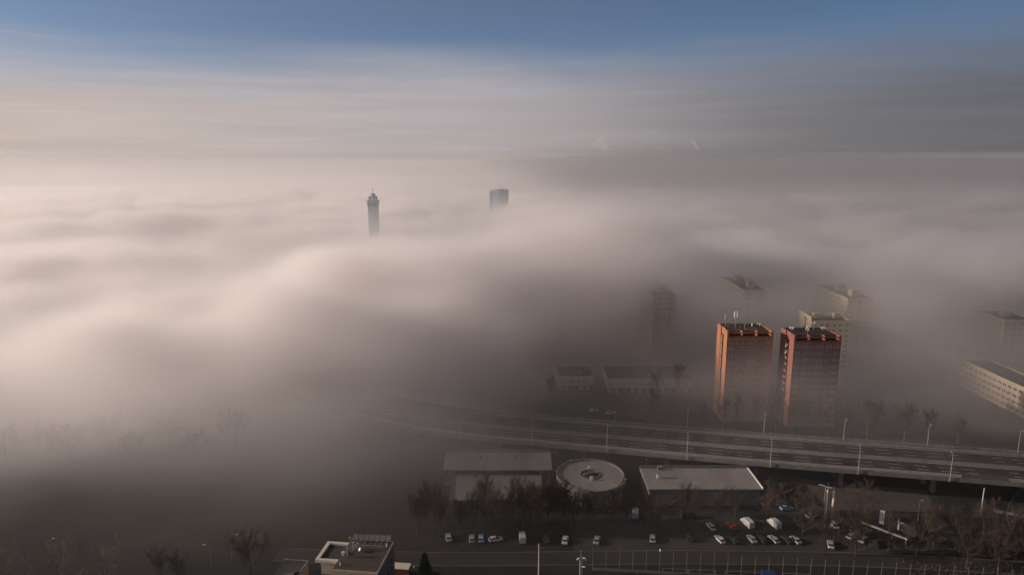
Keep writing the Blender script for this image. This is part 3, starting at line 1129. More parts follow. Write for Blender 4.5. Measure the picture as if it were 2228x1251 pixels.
for i in range(21):
    x = -15.6 + i * 1.55
    b.face([(x - 0.06, -19.3, 4.33), (x + 0.06, -19.3, 4.33), (x + 0.06, 0.2, 4.735), (x - 0.06, 0.2, 4.735)])
b.build('front_roof_rib', 'concrete_dark', t)
for x in (-6.8, 7.2):
    MB().tube([(x, 8.5, 7.4), (x, 8.5, 8.6)], 0.2, 8).build('vent_pipe', 'dark_steel', t)

t = thing('round_pavilion', 'round flat-roofed pavilion with sunken skylight well, between two sheds', 'pavilion', (29.4, 238.4, 0))
MB().tube([(0, 0, 0), (0, 0, 6.4)], 12.0, 72).build('wall', 'concrete_dark', t)
b = MB()
for k in range(26):
    a = R(178 + k * 7.2)
    c, s = math.cos(a), math.sin(a)
    b.tube([(12.08 * c, 12.08 * s, 0.5), (12.08 * c, 12.08 * s, 6.3)], 0.10, 4)
b.build('mullion', 'concrete', t)
for k in range(5):
    MB().ring(0, 0, 12.02, 12.05, 3.0, 6.2, 183 + k * 9, 190.5 + k * 9, 5).build('window', 'glass', t)
MB().ring(0, 0, 12.01, 12.5, 3.9, 4.3, 176, 236, 24).build('canopy', 'concrete', t)
MB().tube([(0, 0, 6.404), (0, 0, 7.0)], 12.3, 72).build('roof', 'sheet', t)
MB().ring(0, 0, 12.32, 12.75, 6.0, 7.75, -18, 262, 66).build('parapet', 'concrete', t)
MB().ring(0, 0, 13.05, 13.45, 5.6, 7.35, 262, 342, 24).build('parapet', 'concrete', t)
b = MB()
for a, s in ((262, 1), (-18, 1), (168, 1), (118, 1)):
    c, q = math.cos(R(a)), math.sin(R(a))
    b.tube([(12.2 * c, 12.2 * q, 7.5), (13.7 * c, 13.7 * q, 7.5)], 0.28, 6)
b.build('parapet_joint', 'concrete', t)
MB().ring(0, 0.4, 3.5, 3.9, 7.004, 7.35, n=36).build('skylight_kerb', 'concrete_dark', t)
MB().tube([(0, 0.4, 7.004), (0, 0.4, 7.12)], 3.48, 36).build('skylight', 'dark', t)
for x, y, l in ((0.3, 4.7, 'rear of two white fan units on the round pavilion roof'), (0.2, -3.9, 'front of two white fan units on the round pavilion roof')):
    u = thing('fan_unit', l, 'fan unit', (29.4 + x, 238.4 + y, 7.0), 0, 'fan units on the round roof')
    MB().box(-0.65, 0.65, -0.45, 0.45, 0.01, 1.15).build('casing', 'white', u)
    MB().tube([(0, 0, 1.15), (0, 0, 1.4)], 0.45, 12).build('fan', 'steel', u)
u = thing('air_duct', 'tangle of pipes and ducts in the skylight of the round pavilion', 'duct', (29.4, 238.8, 7.12))
MB().tube([(-2.6, -0.6, 0.3), (-0.8, -0.2, 0.45), (0.4, 0.8, 0.5), (2.8, 1.0, 0.35)], 0.28, 7).build('pipe', 'steel', u)
MB().box(-0.9, 0.6, -0.8, 0.3, 0.02, 1.1).build('casing', 'concrete_dark', u)

t = thing('long_shed', 'wide grey ribbed-roof shed right of the round pavilion, below the viaduct', 'shed', (69.7, 235.8, 0))
MB().box(-20.0, 20.0, -7.6, 7.9, 0, 6.3).build('wall', 'concrete_dark', t)
b = MB()
b.prism([(-20.6, -8.2), (20.6, -8.2), (20.6, 8.3), (-20.6, 8.3)], 6.304, [6.9, 6.9, 7.1, 7.1])
b.build('roof', 'sheet', t)
b = MB()
for i in range(31):
    x = -20.2 + i * 1.33
    b.face([(x - 0.07, -8.15, 6.93), (x + 0.07, -8.15, 6.93), (x + 0.07, 8.2, 7.13), (x - 0.07, 8.2, 7.13)])
b.face([(-20.5, 0.3, 7.05), (20.5, 0.3, 7.05), (20.5, 0.5, 7.055), (-20.5, 0.5, 7.055)])
b.build('roof_rib', 'concrete_dark', t)
b = MB()
b.box(20.61, 20.95, -8.3, 8.35, 6.5, 7.45)
b.build('verge', 'pale', t)
MB().box(-20.6, 20.6, 8.304, 8.7, 6.0, 8.0).build('rear_fascia', 'concrete_dark', t)
MB().box(-20.6, 20.6, -8.45, -8.204, 6.2, 7.0).build('gutter', 'concrete', t)
u = thing('roof_chimney', 'small sunlit white chimney on the ribbed roof of the right shed', 'chimney', (54.3, 236.0, 7.0))
MB().box(-0.35, 0.35, -0.35, 0.35, 0, 1.9).build('stack', 'white', u)
MB().box(-0.5, 0.5, -0.5, 0.5, 1.904, 2.1).build('cap', 'concrete', u)
u = thing('roof_hatch', 'small box-shaped hatch at the back edge of the right shed', 'hatch', (56.5, 243.0, 7.08))
MB().box(-0.9, 0.9, -0.5, 0.5, 0, 1.2).build('box', 'concrete', u)
MB().box(-1.0, 1.0, -0.6, 0.6, 1.204, 1.32).build('lid', 'sheet', u)

# ---------------------------------------------------------------- foreground office with the back of a roof sign
fo = thing('office_building', 'flat brown-roofed office building at the bottom edge with a roof sign frame', 'office building', (-41.9, 175.2, 0), R(-7))
w2, d2, h = 6.35, 7.7, 14.0
MB().box(-w2, w2, -d2, d2, 0, h - 0.5).build('wall', 'beige', fo)
MB().box(w2 + 0.004, w2 + 0.05, -d2 + 0.02, d2, 0, h - 0.5).build('side_wall', 'shade_wall', fo, label='side wall with its shade put into the colour')
MB().box(-w2, w2, -d2, d2, h - 0.496, h - 0.1).build('roof', 'bitumen_brown', fo)
b = MB()
b.box(-w2 - 0.12, w2 + 0.12, -d2 - 0.12, -d2 + 0.12, h - 0.75, h + 0.08)
b.box(w2 - 0.12, w2 + 0.12, -d2 + 0.122, d2 + 0.12, h - 0.75, h + 0.05)
b.box(-w2 - 0.12, w2 - 0.122, d2 - 0.12, d2 + 0.12, h - 0.75, h + 0.05)
b.build('parapet', 'beige', fo)
for x in (-3.6, -0.4, 2.8):
    window(fo, x, -d2 - 0.03, 11.2, 1.9, 1.5, 2)
for y in (-1.5, 1.4):
    for z in (7.4, 10.0):
        window(fo, w2 + 0.08, y + 3.0, z, 1.2, 1.5, 1, math.pi / 2, 'rust')
# bay with an overhanging pale rim on the left
b = MB()
b.box(-w2 - 6.0, -w2 - 0.004, -1.2, 6.2, 0, 12.2)
b.build('annex_wall', 'beige', fo)
b = MB()
b.box(-w2 - 7.2, -w2 - 0.13, -2.3, -1.4, 12.204, 13.0)
b.box(-w2 - 7.2, -w2 - 0.13, 6.3, 7.2, 12.204, 13.0)
b.box(-w2 - 7.2, -w2 - 6.2, -1.398, 6.298, 12.204, 13.0)
b.build('annex_rim', 'pale', fo, label='pale overhanging roof rim')
MB().box(-w2 - 6.19, -w2 - 0.14, -1.39, 6.29, 12.2, 12.4).build('annex_roof', 'bitumen', fo, label='dark sunken roof')
MB().box(-w2 - 5.8, -w2 - 0.2, -13.0, -1.24, 0, 8.0).build('low_wing', 'bitumen_brown', fo)

sg = thing('roof_sign', 'steel roof sign seen from behind, seven pale panels on braced legs', 'sign', (-40.9, 182.0, 13.9), R(-4.5))
for i in range(7):
    x0 = -5.65 + i * 1.615
    MB().box(x0 + 0.06, x0 + 1.555, -0.05, 0.05, 0.9, 2.45).build('panel', 'pale', sg)
b = MB()
b.tube([(-5.75, -0.12, 2.5), (5.75, -0.12, 2.5)], 0.09, 5)
b.tube([(-5.75, -0.12, 0.85), (5.75, -0.12, 0.85)], 0.07, 5)
for i in range(8):
    x = -5.65 + i * 1.615
    b.tube([(x, -0.12, 0.0), (x, -0.12, 2.5)], 0.07, 5)
b.build('post', 'dark_steel', sg)
b = MB()
for i in range(7):
    x = -4.9 + i * 1.615
    b.tube([(x, -0.15, 0.9), (x - 0.35, -1.9, 0.05)], 0.06, 5)
    b.tube([(x, -0.15, 0.05), (x - 0.35, -1.9, 0.05)], 0.05, 5)
b.tube([(-5.3, -1.9, 0.05), (4.5, -1.9, 0.05)], 0.06, 5)
b.build('brace', 'steel', sg)

AGF = 'antenna panels on the foreground office roof'
for k, (x, y, w, hh, l) in enumerate(((-46.6, 174.3, 0.42, 2.9, 'frontmost tall antenna panel on the foreground office roof'),
                                     (-45.6, 177.3, 0.5, 2.7, 'middle antenna panel behind the frontmost one on the office roof'),
                                     (-44.7, 178.2, 0.4, 1.9, 'rearmost antenna panel on the foreground office roof'))):
    a = thing('cell_antenna', l, 'antenna', (x, y, 13.9), R(15), AGF)
    MB().tube([(0, 0, 0), (0, 0, hh)], 0.07, 6).build('mast', 'steel', a)
    MB().box(0.1, 0.1 + w, -0.16, 0.16, 0.5, hh + 0.1).build('panel', 'pale', a)
    MB().tube([(0.05, 0, hh * 0.7), (-0.9, 0.3, 0.05)], 0.05, 5).build('brace', 'steel', a)
for x, y, s, l in ((-47.9, 175.6, 0.8, 'square equipment cabinet beside the antenna panels on the office roof'), (-46.9, 176.4, 0.5, 'small pale cabinet behind the square one on the office roof')):
    a = thing('equipment_cabinet', l, 'cabinet', (x, y, 13.9), R(-7), 'cabinets on the foreground office roof')
    MB().box(-s / 2, s / 2, -s / 2, s / 2, 0.06, s * 1.1).build('casing', 'pale', a)
    MB().box(-s / 2 - 0.05, s / 2 + 0.05, -s / 2 - 0.05, s / 2 + 0.05, 0, 0.056).build('plinth', 'concrete_dark', a)
a = thing('satellite_dish', 'white satellite dish lying low on the foreground office roof', 'satellite dish', (-43.2, 176.9, 13.9))
MB().tube([(0, 0, 0), (0, 0, 0.7)], 0.06, 6).build('post', 'steel', a)
MB().tube([(-0.05, -0.02, 0.75), (-0.18, -0.1, 0.85), (-0.28, -0.16, 0.92)], [0.1, 0.42, 0.5], 14).build('dish', 'white', a)
MB().tube([(0, 0, 0.35), (0.6, 0.2, 0.5), (1.0, -0.1, 0.3)], 0.05, 5).build('arm', 'steel', a)
for x, y, l in ((-36.2, 179.6, 'white vent pipe near the sign end of the office roof'), (-47.4, 170.3, 'white vent pipe at the front left of the office roof')):
    a = thing('vent_pipe', l, 'vent pipe', (x, y, 13.9), 0, 'vent pipes on the foreground office roof')
    MB().tube([(0, 0, 0), (0, 0, 0.9)], 0.13, 8).build('pipe', 'white', a)
    MB().tube([(0, 0, 0.92), (0, 0, 1.05)], [0.22, 0.1], 8).build('cap', 'steel', a)
a = thing('roof_lamp', 'round white lamp at the left end of the roof sign', 'lamp', (-47.3, 181.6, 13.9))
MB().tube([(0, 0, 0), (0, 0, 1.5)], 0.05, 6).build('post', 'steel', a)
MB().tube([(0, 0, 1.45), (0, 0, 1.6), (0, 0, 1.8), (0, 0, 1.95)], [0.1, 0.24, 0.24, 0.08], 10).build('globe', 'lamp_glass', a)

nb = thing('flat_roofed_house', 'low dark-roofed house with a thin pale rim left of the office', 'house', (-66.5, 176.8, 0), R(-7))
MB().box(-0.6, 6.5, -8, 4.5, 0, 8.6).build('wall', 'beige', nb)
MB().box(-0.5, 6.1, -7.6, 4.1, 8.604, 8.75).build('roof', 'bitumen', nb)
b = MB()
b.box(-0.8, 6.7, 4.11, 4.5, 8.604, 9.0)
b.box(6.21, 6.7, -8.2, 4.1, 8.604, 9.0)
b.build('roof_rim', 'concrete', nb)
b = MB()
b.face([(2.2, -2.2, 8.9), (6.0, -0.5, 8.9), (5.6, -3.2, 9.9)])
b.face([(2.2, -2.2, 8.76), (5.6, -3.2, 9.9), (6.05, -4.2, 8.76)])
b.face([(6.0, -0.5, 8.76), (6.05, -4.2, 8.76), (5.6, -3.2, 9.9)])
b.build('roof_gable', 'bitumen_brown', nb)

gw = thing('garden_shed', 'low flat shed with pale roof edge right of the foreground office', 'shed', (-33.4, 187.2, 0), R(-6))
MB().box(-2.4, 2.3, -1.6, 1.2, 0, 2.7).build('wall', 'rust', gw)
MB().box(-2.6, 2.5, -1.8, 1.4, 2.704, 2.95).build('roof', 'pale', gw)
gl = thing('garden_lamp', 'small lamp on a post between the low shed and dark conifer', 'lamp', (-29.6, 186.4, 0))
MB().tube([(0, 0, 0), (0, 0, 2.8)], 0.06, 6).build('post', 'steel', gl)
MB().tube([(0, 0, 2.75), (0, 0, 2.9), (0, 0, 3.1), (0, 0, 3.25)], [0.1, 0.25, 0.25, 0.08], 10).build('globe', 'lamp_glass', gl)

# ---------------------------------------------------------------- posts, masts, fence
up = thing('utility_pole', 'single pale utility pole standing alone at the bottom centre', 'utility pole', (8.1, 186.9, 0))
MB().tube([(0, 0, 0), (0, 0, 10.2)], [0.2, 0.13], 8).build('pole', 'pale', up)
MB().tube([(0, 0, 9.2), (0.9, 0.1, 8.9), (1.6, 0.1, 9.1)], 0.04, 5).build('arm', 'steel', up)
MB().tube([(0, 0, 9.6), (0, 0, 10.3)], 0.22, 8).build('cap', 'steel', up)

fm = thing('floodlight_mast', 'floodlight mast with tilted white floodlights at the corner of the pitch', 'floodlight', (20.6, 184.2, 0))
for dx in (-0.28, 0.28):
    MB().tube([(dx, 0, 0), (dx, 0, 7.6)], 0.12, 8).build('pole', 'pale', fm)
MB().tube([(-0.1, 0, 7.4), (-0.1, 0, 9.9)], 0.07, 6).build('pole', 'steel', fm)
for (cx, cz, a, rx) in ((-0.7, 7.3, 0.6, 0.6), (0.95, 7.2, -0.7, 0.5), (0.9, 4.6, -0.5, 1.0)):
    b = MB()
    b.box(-0.5, 0.5, -0.12, 0.12, -0.55, 0.55)
    o = b.build('floodlight_head', 'lamp_glass', fm, (cx, -0.3, cz))
    o.rotation_euler = (rx, 0.5 * a, a)
MB().tube([(-0.8, 0, 7.1), (0.9, 0, 7.1)], 0.07, 6).build('crossbar', 'steel', fm)

fe = thing('ball_fence', 'row of tall thin steel posts with netting along the sports pitch', 'fence', (0, 0, 0))
fpts = []
for i in range(31):
    x = 24.8 + i * 4.02
    y = 189.6 - (x - 24.8) * 0.089
    fpts.append((x, y))
    MB().tube([(x, y, 0), (x, y, 7.4)], [0.075, 0.05], 6).build('post', 'post', fe)
b = MB()
for z in (0.15, 2.4):
    b.tube([(*fpts[0], z), (*fpts[-1], z)], 0.03, 4)
b.build('wire', 'net', fe)
b = MB()
(xa, ya), (xb, yb) = fpts[0], fpts[-1]
b.prism([(xa, ya - 0.5), (xb, yb - 0.5), (xb, yb - 0.35), (xa, ya - 0.35)], 0, 0.9)
b.build('kickboard', 'concrete_dark', fe)
bd = thing('fence_lamp', 'small white lamp on top of a fence post near the goals', 'lamp', (fpts[5][0], fpts[5][1], 7.4))
MB().tube([(0, 0, 0.004), (0, 0, 0.3), (0, 0, 0.65)], [0.26, 0.3, 0.06], 8).build('shade', 'white', bd)
MB().tube([(0, 0, 0.66), (0, 0, 0.74)], 0.05, 6).build('knob', 'steel', bd)

GG = 'small football goals at the pitch edge'
for x, w, y, l in ((49.5, 7.6, 186.4, 'first small football goal from the left behind the fence posts'), (57.6, 7.6, 185.9, 'second small football goal from the left, touching the first'),
                   (69.8, 11.0, 185.0, 'widest football goal, left of the blue tarpaulin shelter'), (85.0, 7.6, 184.0, 'football goal right of the blue tarpaulin shelter')):
    g = thing('football_goal', l, 'goal', (x, y, 0), R(-4), GG)
    b = MB()
    b.tube([(-w / 2, 0, 0), (-w / 2, 0, 2.3), (w / 2, 0, 2.3), (w / 2, 0, 0)], 0.07, 6)
    b.build('frame', 'post', g)
    b = MB()
    for s in (-1, 1):
        b.tube([(s * w / 2, 0.05, 2.25), (s * w / 2, 1.6, 0.05), (s * w / 2, 0.05, 0.05)], 0.045, 5)
    b.tube([(-w / 2, 1.6, 0.05), (w / 2, 1.6, 0.05)], 0.045, 5)
    b.build('rear_stay', 'steel', g)
bt = thing('shelter', 'blue tarpaulin-covered shelter between the goals at the bottom edge', 'shelter', (76.8, 184.6, 0), R(-4))
MB().prism([(-1.9, -1.0), (1.9, -1.0), (1.9, 1.0), (-1.9, 1.0)], 0, [2.2, 2.2, 2.7, 2.7]).build('cover', 'blue', bt)
MB().box(-2.0, 2.0, -1.2, -1.02, 0, 0.35).build('bench', 'steel', bt)

# lattice mast pair
for (x, y, h, l) in ((106.4, 212.8, 15.2, 'left of two thin lattice masts with crossbars above the car park'), (108.9, 213.6, 13.6, 'right of two thin lattice masts with crossbars above the car park')):
    t = thing('lattice_mast', l, 'mast', (x, y, 0), 0.3, 'lattice masts above the car park')
    b = MB()
    c = [(0.35 * math.cos(a), 0.35 * math.sin(a)) for a in (0.5, 2.6, 4.7)]
    for px, py in c:
        b.tube([(px, py, 0), (px * 0.7, py * 0.7, h)], 0.045, 5)
    for k in range(int(h / 0.8)):
        p, q = c[k % 3], c[(k + 1) % 3]
        b.tube([(*p, k * 0.8), (*q, k * 0.8 + 0.8)], 0.03, 4, cap=False)
        b.tube([(*q, k * 0.8), (*c[(k + 2) % 3], k * 0.8 + 0.8)], 0.03, 4, cap=False)
    b.build('lattice', 'steel', t)
    b = MB()
    b.tube([(-1.3, 0, h - 0.3), (2.0, 0, h - 0.5)], 0.05, 5)
    b.tube([(0, 0, h), (0, 0, h + 1.8)], 0.04, 5)
    b.build('crossbar', 'steel', t)
    b = MB()
    b.box(-0.2, 0.5, -0.5, 0.1, h - 5.6, h - 2.6) if h < 14 else b.box(-0.2, 0.3, -0.3, 0.1, h - 1.7, h - 0.9)
    b.build('antenna_panel', 'pale', t)

t = thing('price_pylon', 'blank white rectangular sign pylon catching the sun in the dark car park', 'sign pylon', (126.2, 213.6, 0), R(-30))
MB().box(-0.75, 0.75, -0.25, 0.25, 0.4, 6.3).build('panel', 'white', t)
MB().box(-0.85, 0.85, -0.35, 0.35, 0, 0.396).build('plinth', 'concrete', t)
t = thing('billboard', 'sunlit white billboard on two legs beside the white van', 'billboard', (129.6, 209.5, 0), R(62 + 180))
MB().box(-2.7, 2.7, -0.1, 0.1, 1.5, 4.4).build('panel', 'pale', t)
for x in (-1.9, 1.9):
    MB().tube([(x, 0.2, 0), (x, 0.2, 4.2)], 0.1, 6).build('leg', 'steel', t)
t = thing('canopy', 'long low canopy with a sunlit fascia running through the car park', 'canopy', (124.5, 208.0, 0), R(-48))
MB().box(-7.0, 7.0, -1.6, 1.6, 2.9, 3.1).build('roof', 'bitumen', t)
MB().box(-7.1, 7.1, -1.75, -1.604, 2.55, 3.25).build('fascia', 'pale', t)
for x in (-6.3, -2.1, 2.1, 6.3):
    MB().tube([(x, 0.3, 0), (x, 0.3, 2.896)], 0.1, 6).build('post', 'steel', t)

# other lamps
SL = 'street lamps at ground level'


def street(label, x, y, h, arm, rz, m='post'):
    t = thing('street_lamp', label, 'street lamp', (x, y, 0), rz, SL)
    MB().tube([(0, 0, 0), (0, 0, h)], [0.13, 0.08], 8).build('pole', m, t)
    MB().tube([(0, 0, h - 0.1), (arm * 0.5, 0, h + 0.3), (arm, 0, h + 0.35)], 0.05, 6).build('arm', m, t)
    MB().box(arm - 0.3, arm + 0.5, -0.16, 0.16, h + 0.26, h + 0.42).build('lamp_head', 'lamp_glass', t)


street('street lamp with a pale head on the verge below the viaduct piers', 141.0, 217.5, 7.2, 1.6, R(35))
street('street lamp leaning arm over the dark road at far right', 149.0, 208.0, 7.4, 2.4, R(-28))
street('tall thin lamp post left of the foreground office, arm to the right', -87.6, 193.4, 9.0, 2.0, R(8))
street('shorter lamp post left of the foreground office, arm to the left', -92.4, 190.0, 7.6, 1.9, R(172))
street('lamp post with a short arm at the bottom left corner', -139.6, 193.0, 8.2, 2.4, R(185))
street('street lamp behind the left shed, under the viaduct', -11.0, 259.5, 7.0, 1.2, R(60))
street('street lamp between the round pavilion and the viaduct', 17.2, 256.5, 7.0, 1.2, R(80))
street('street lamp behind the right shed, under the viaduct', 52.3, 247.6, 8.0, 1.2, R(80))
street('street lamp with raised arm on the far street before the white halls', 13.0, 302.0, 13.0, 2.6, R(160))
street('double-height lamp post on the far street left of the orange tower', 63.0, 315.0, 10.0, 1.8, R(160))
t = thing('flag_pole', 'plain pale pole standing by the dark road at far right', 'pole', (166.4, 222.6, 0))
MB().tube([(0, 0, 0), (0, 0, 9.8)], [0.2, 0.14], 8).build('shaft', 'pale', t)
MB().tube([(0, 0, 9.8), (0, 0, 10.1)], [0.2, 0.02], 8).build('finial', 'steel', t)
t = thing('lamp_gantry', 'pale twin-bar gantry lamp in front of a viaduct pier', 'gantry', (114.6, 231.0, 0), R(-20))
MB().tube([(0, 0, 0), (0, 0, 6.4)], 0.1, 6).build('pole', 'steel', t)
MB().box(-2.4, -0.3, -0.14, 0.14, 6.5, 6.64).build('lamp_head', 'lamp_glass', t)
MB().box(0.1, 2.3, -0.14, 0.14, 6.05, 6.19).build('lamp_head', 'lamp_glass', t)
MB().tube([(-2.3, 0.0, 6.45), (2.2, 0, 6.0)], 0.06, 5).build('arm', 'steel', t)
t = thing('road_barrier', 'low pale retaining wall curving beside the road at far right', 'wall', (0, 0, 0))
rp = catmull([(172, 224), (182, 219.5), (190, 214), (203, 203)], 3)
sweep(MB(), rp, [(-0.2, 0), (0.2, 0), (0.2, 0.9), (-0.2, 0.9)]).build('wall', 'concrete', t)
# ---------------------------------------------------------------- cars
CARS = {}


def car_proto(kind, paint):
    """body from cross-sections along its length; x is forwards"""
    key = (kind, paint)
    if key in CARS:
        return CARS[key]
    if kind == 'van':
        secs = [(-2.6, 0.45, 2.0, 0.95), (-2.5, 0.35, 2.25, 0.98), (0.9, 0.35, 2.25, 0.98), (1.5, 0.35, 1.75, 0.97), (1.9, 0.35, 1.25, 0.95), (2.6, 0.4, 1.0, 0.88)]
        L_, wy = 1.65, 0.98
    else:
        secs = [(-2.15, 0.45, 0.80, 0.78), (-2.05, 0.32, 0.95, 0.86), (-1.2, 0.28, 0.98, 0.89), (0.7, 0.28, 0.95, 0.89), (1.75, 0.30, 0.82, 0.86), (2.1, 0.36, 0.68, 0.76)]
        L_, wy = 1.32, 0.89
    b = MB()
    ring = []
    for x, z0, z1, w in secs:
        zm = z0 + (z1 - z0) * 0.6
        pr = [(-w * 0.92, z0), (-w, zm), (-w * 0.86, z1), (w * 0.86, z1), (w, zm), (w * 0.92, z0)]
        ring.append(len(b.v))
        b.v += [(x, y, z) for y, z in pr]
    for a, c in zip(ring, ring[1:]):
        for i in range(6):
            j = (i + 1) % 6
            b.f.append((a + i, c + i, c + j, a + j))
            b.m.append(0)
    b.f.append(tuple(ring[0] + i for i in range(6)))
    b.f.append(tuple(ring[-1] + i for i in range(6))[::-1])
    b.m += [0, 0]
    body = b.mesh('body', paint)
    g, r = MB(), MB()
    if kind == 'van':
        g.prism([(0.95, -0.86), (1.55, -0.84), (1.55, 0.84), (0.95, 0.84)], 1.35, [2.1, 1.72, 1.72, 2.1], top=[(0.95, -0.9), (1.58, -0.88), (1.58, 0.88), (0.95, 0.9)])
        r.box(-2.45, 0.9, -0.84, 0.84, 2.22, 2.3)
    else:
        xr = -1.95 if kind == 'hatch' else -1.65
        g.prism([(xr, -0.76), (1.0, -0.76), (1.0, 0.76), (xr, 0.76)], 0.93, 1.36, top=[(xr + 0.4, -0.62), (0.15, -0.62), (0.15, 0.62), (xr + 0.4, 0.62)])
        r.prism([(xr + 0.42, -0.62), (0.12, -0.62), (0.12, 0.62), (xr + 0.42, 0.62)], 1.362, 1.45, top=[(xr + 0.6, -0.52), (-0.08, -0.52), (-0.08, 0.52), (xr + 0.6, 0.52)])
    glass = g.mesh('cabin_glass', 'car_glass')
    roof = r.mesh('roof_panel', paint)
    w_ = MB().tube([(0, -0.1, 0), (0, 0.1, 0)], 0.32, 14).mesh('wheel', 'tyre')
    CARS[key] = (body, glass, roof, w_, L_, wy)
    return CARS[key]


CG = 'cars parked and driving around the viaduct'


def car(label, x, y, rz, paint, kind='saloon', z=0.03, name='parked_car', group=CG, cat='car'):
    body, glass, roof, wh_, L_, wy = car_proto(kind, paint)
    t = thing(name, label, cat, (x, y, z), rz, group)
    t.scale = (1.12, 1.12, 1.12)
    put(body, 'body', t)
    put(glass, 'window_glass', t)
    put(roof, 'roof_panel', t)
    for sx in (-1, 1):
        for sy in (-1, 1):
            put(wh_, 'wheel', t, (sx * L_, sy * (wy - 0.1), 0.32))
    return t


M.update(cw=pm('white_car_paint', (0.46, 0.45, 0.43), 0.05, 1.0, 0.3), cs=pm('silver_car_paint', (0.42, 0.42, 0.42), 0.06, 1.0, 0.3, 0.4),
         cd=pm('dark_car_paint', (0.03, 0.032, 0.038), 0.1, 1.0, 0.3), cr=pm('red_car_paint', (0.28, 0.035, 0.025), 0.08, 1.0, 0.3),
         cb=pm('blue_car_paint', (0.25, 0.36, 0.46), 0.08, 1.0, 0.3))
# car park, back row then front row
row = [(68.0, 213.2, 'cs', 'saloon', 'silver car, leftmost of the back row in the car park'),
       (75.4, 213.6, 'cr', 'hatch', 'dull red car between two pale cars in the back row'),
       (80.9, 215.0, 'cw', 'van', 'white van in the middle of the car park back row'),
       (90.0, 214.6, 'cw', 'van', 'larger white van, right end of the car park back row'),
       (68.6, 205.4, 'cw', 'hatch', 'white car, leftmost of the front row in the car park'),
       (73.0, 205.2, 'cd', 'saloon', 'black car beside the leftmost white one in the front row'),
       (79.2, 205.6, 'cs', 'saloon', 'silver car, third of the front row in the car park'),
       (82.6, 205.4, 'cd', 'hatch', 'dark small car, fourth of the front row in the car park'),
       (86.4, 205.4, 'cs', 'hatch', 'silver hatchback, fifth of the front row in the car park'),
       (90.6, 205.2, 'cd', 'saloon', 'dark car, sixth of the front row in the car park'),
       (93.4, 205.0, 'cs', 'saloon', 'silver car at the right end of the front row')]
for x, y, p, k, l in row:
    car(l, x, y, R(100 + random.uniform(-4, 4)), p, k)
car('pale blue car parked in front of the viaduct, upper of two', 97.6, 229.6, R(40), 'cb', 'hatch')
car('pale blue car parked below the other pale blue one', 98.6, 225.6, R(10), 'cb', 'saloon')
car('silver car half hidden behind trees near the lattice masts', 105.5, 220.5, R(20), 'cs', 'saloon')
car('white van beside the lit billboard in the dark car park', 133.0, 209.8, R(-62), 'cw', 'van')
for i, (x, y, p, l) in enumerate(((113.2, 207.4, 'cw', 'white car left of the long canopy'), (115.8, 205.4, 'cs', 'silver car left of the long canopy, nearer the fence'),
                                  (118.6, 203.0, 'cd', 'dark car in front of the long canopy'), (103.8, 202.4, 'cs', 'silver car alone under the trees below the lattice masts'),
                                  (110.6, 214.5, 'cw', 'white car right beside the right lattice mast'))):
    car(l, x, y, R(35 + 12 * i), p, 'saloon' if i % 2 else 'hatch')
# street in front of the sheds
for x, y, p, k, rz, l in ((-21.0, 206.4, 'cs', 'saloon', 100, 'silver car behind trees, leftmost in the row before the left shed'),
                          (-13.2, 205.8, 'cs', 'hatch', 95, 'second silver car from the left in the row before the left shed'),
                          (-10.2, 206.0, 'cb', 'hatch', 92, 'pale blue car third in the row before the left shed'),
                          (-5.4, 205.4, 'cw', 'hatch', 15, 'white car parked lengthwise before the left shed'),
                          (3.4, 206.0, 'cw', 'van', 92, 'white van standing out bright before the left shed'),
                          (11.4, 205.2, 'cd', 'saloon', 90, 'dark car between the white van and utility pole'),
                          (17.6, 205.0, 'cw', 'saloon', 80, 'white car under trees before the round pavilion'),
                          (28.0, 205.0, 'cs', 'saloon', 75, 'silver car before the right side of the round pavilion'),
                          (46.6, 206.0, 'cs', 'hatch', 80, 'silver hatchback before the gap between pavilion and right shed'),
                          (58.8, 206.6, 'cd', 'hatch', 85, 'dark hatchback before the left part of the right shed'),
                          (62.0, 220.0, 'cd', 'van', 8, 'dark van close to the wall of the right shed'),
                          (43.6, 221.4, 'cs', 'van', 80, 'grey van between the round pavilion and right shed')):
    car(l, x, y, R(rz), p, k)
# on the viaduct and far away
p, i = at_x(-56.5, -4.6)
car('white car driving on the viaduct where it dissolves in fog', p.x, p.y, math.atan2(-vn[i].x, vn[i].y), 'cw', 'saloon', VZ + 0.03, 'driving_car')
p, i = at_x(-98.0, 4.0)
car('faint white car farther back on the viaduct in thick fog', p.x, p.y, math.atan2(-vn[i].x, vn[i].y), 'cw', 'hatch', VZ + 0.03, 'driving_car')
for x, y, p, l in ((105.4, 423.0, 'cs', 'leftmost faint car in the far lot left of the orange tower'), (109.4, 421.0, 'cd', 'dark faint car in the far lot left of the orange tower'),
                   (115.4, 424.0, 'cw', 'white faint car in the far lot left of the orange tower'), (120.6, 420.0, 'cw', 'rightmost faint white car in the far lot'),
                   (118.0, 405.0, 'cs', 'faint silver car in the nearer part of the far lot')):
    car(l, x, y, R(20 if x < 110 else 95), p)
for x, y, p, l in ((40.6, 321.0, 'cs', 'silver car on the street below the white halls'), (48.6, 318.0, 'cw', 'white car on the street below the white halls')):
    car(l, x, y, R(5), p)

# ---------------------------------------------------------------- bare winter trees


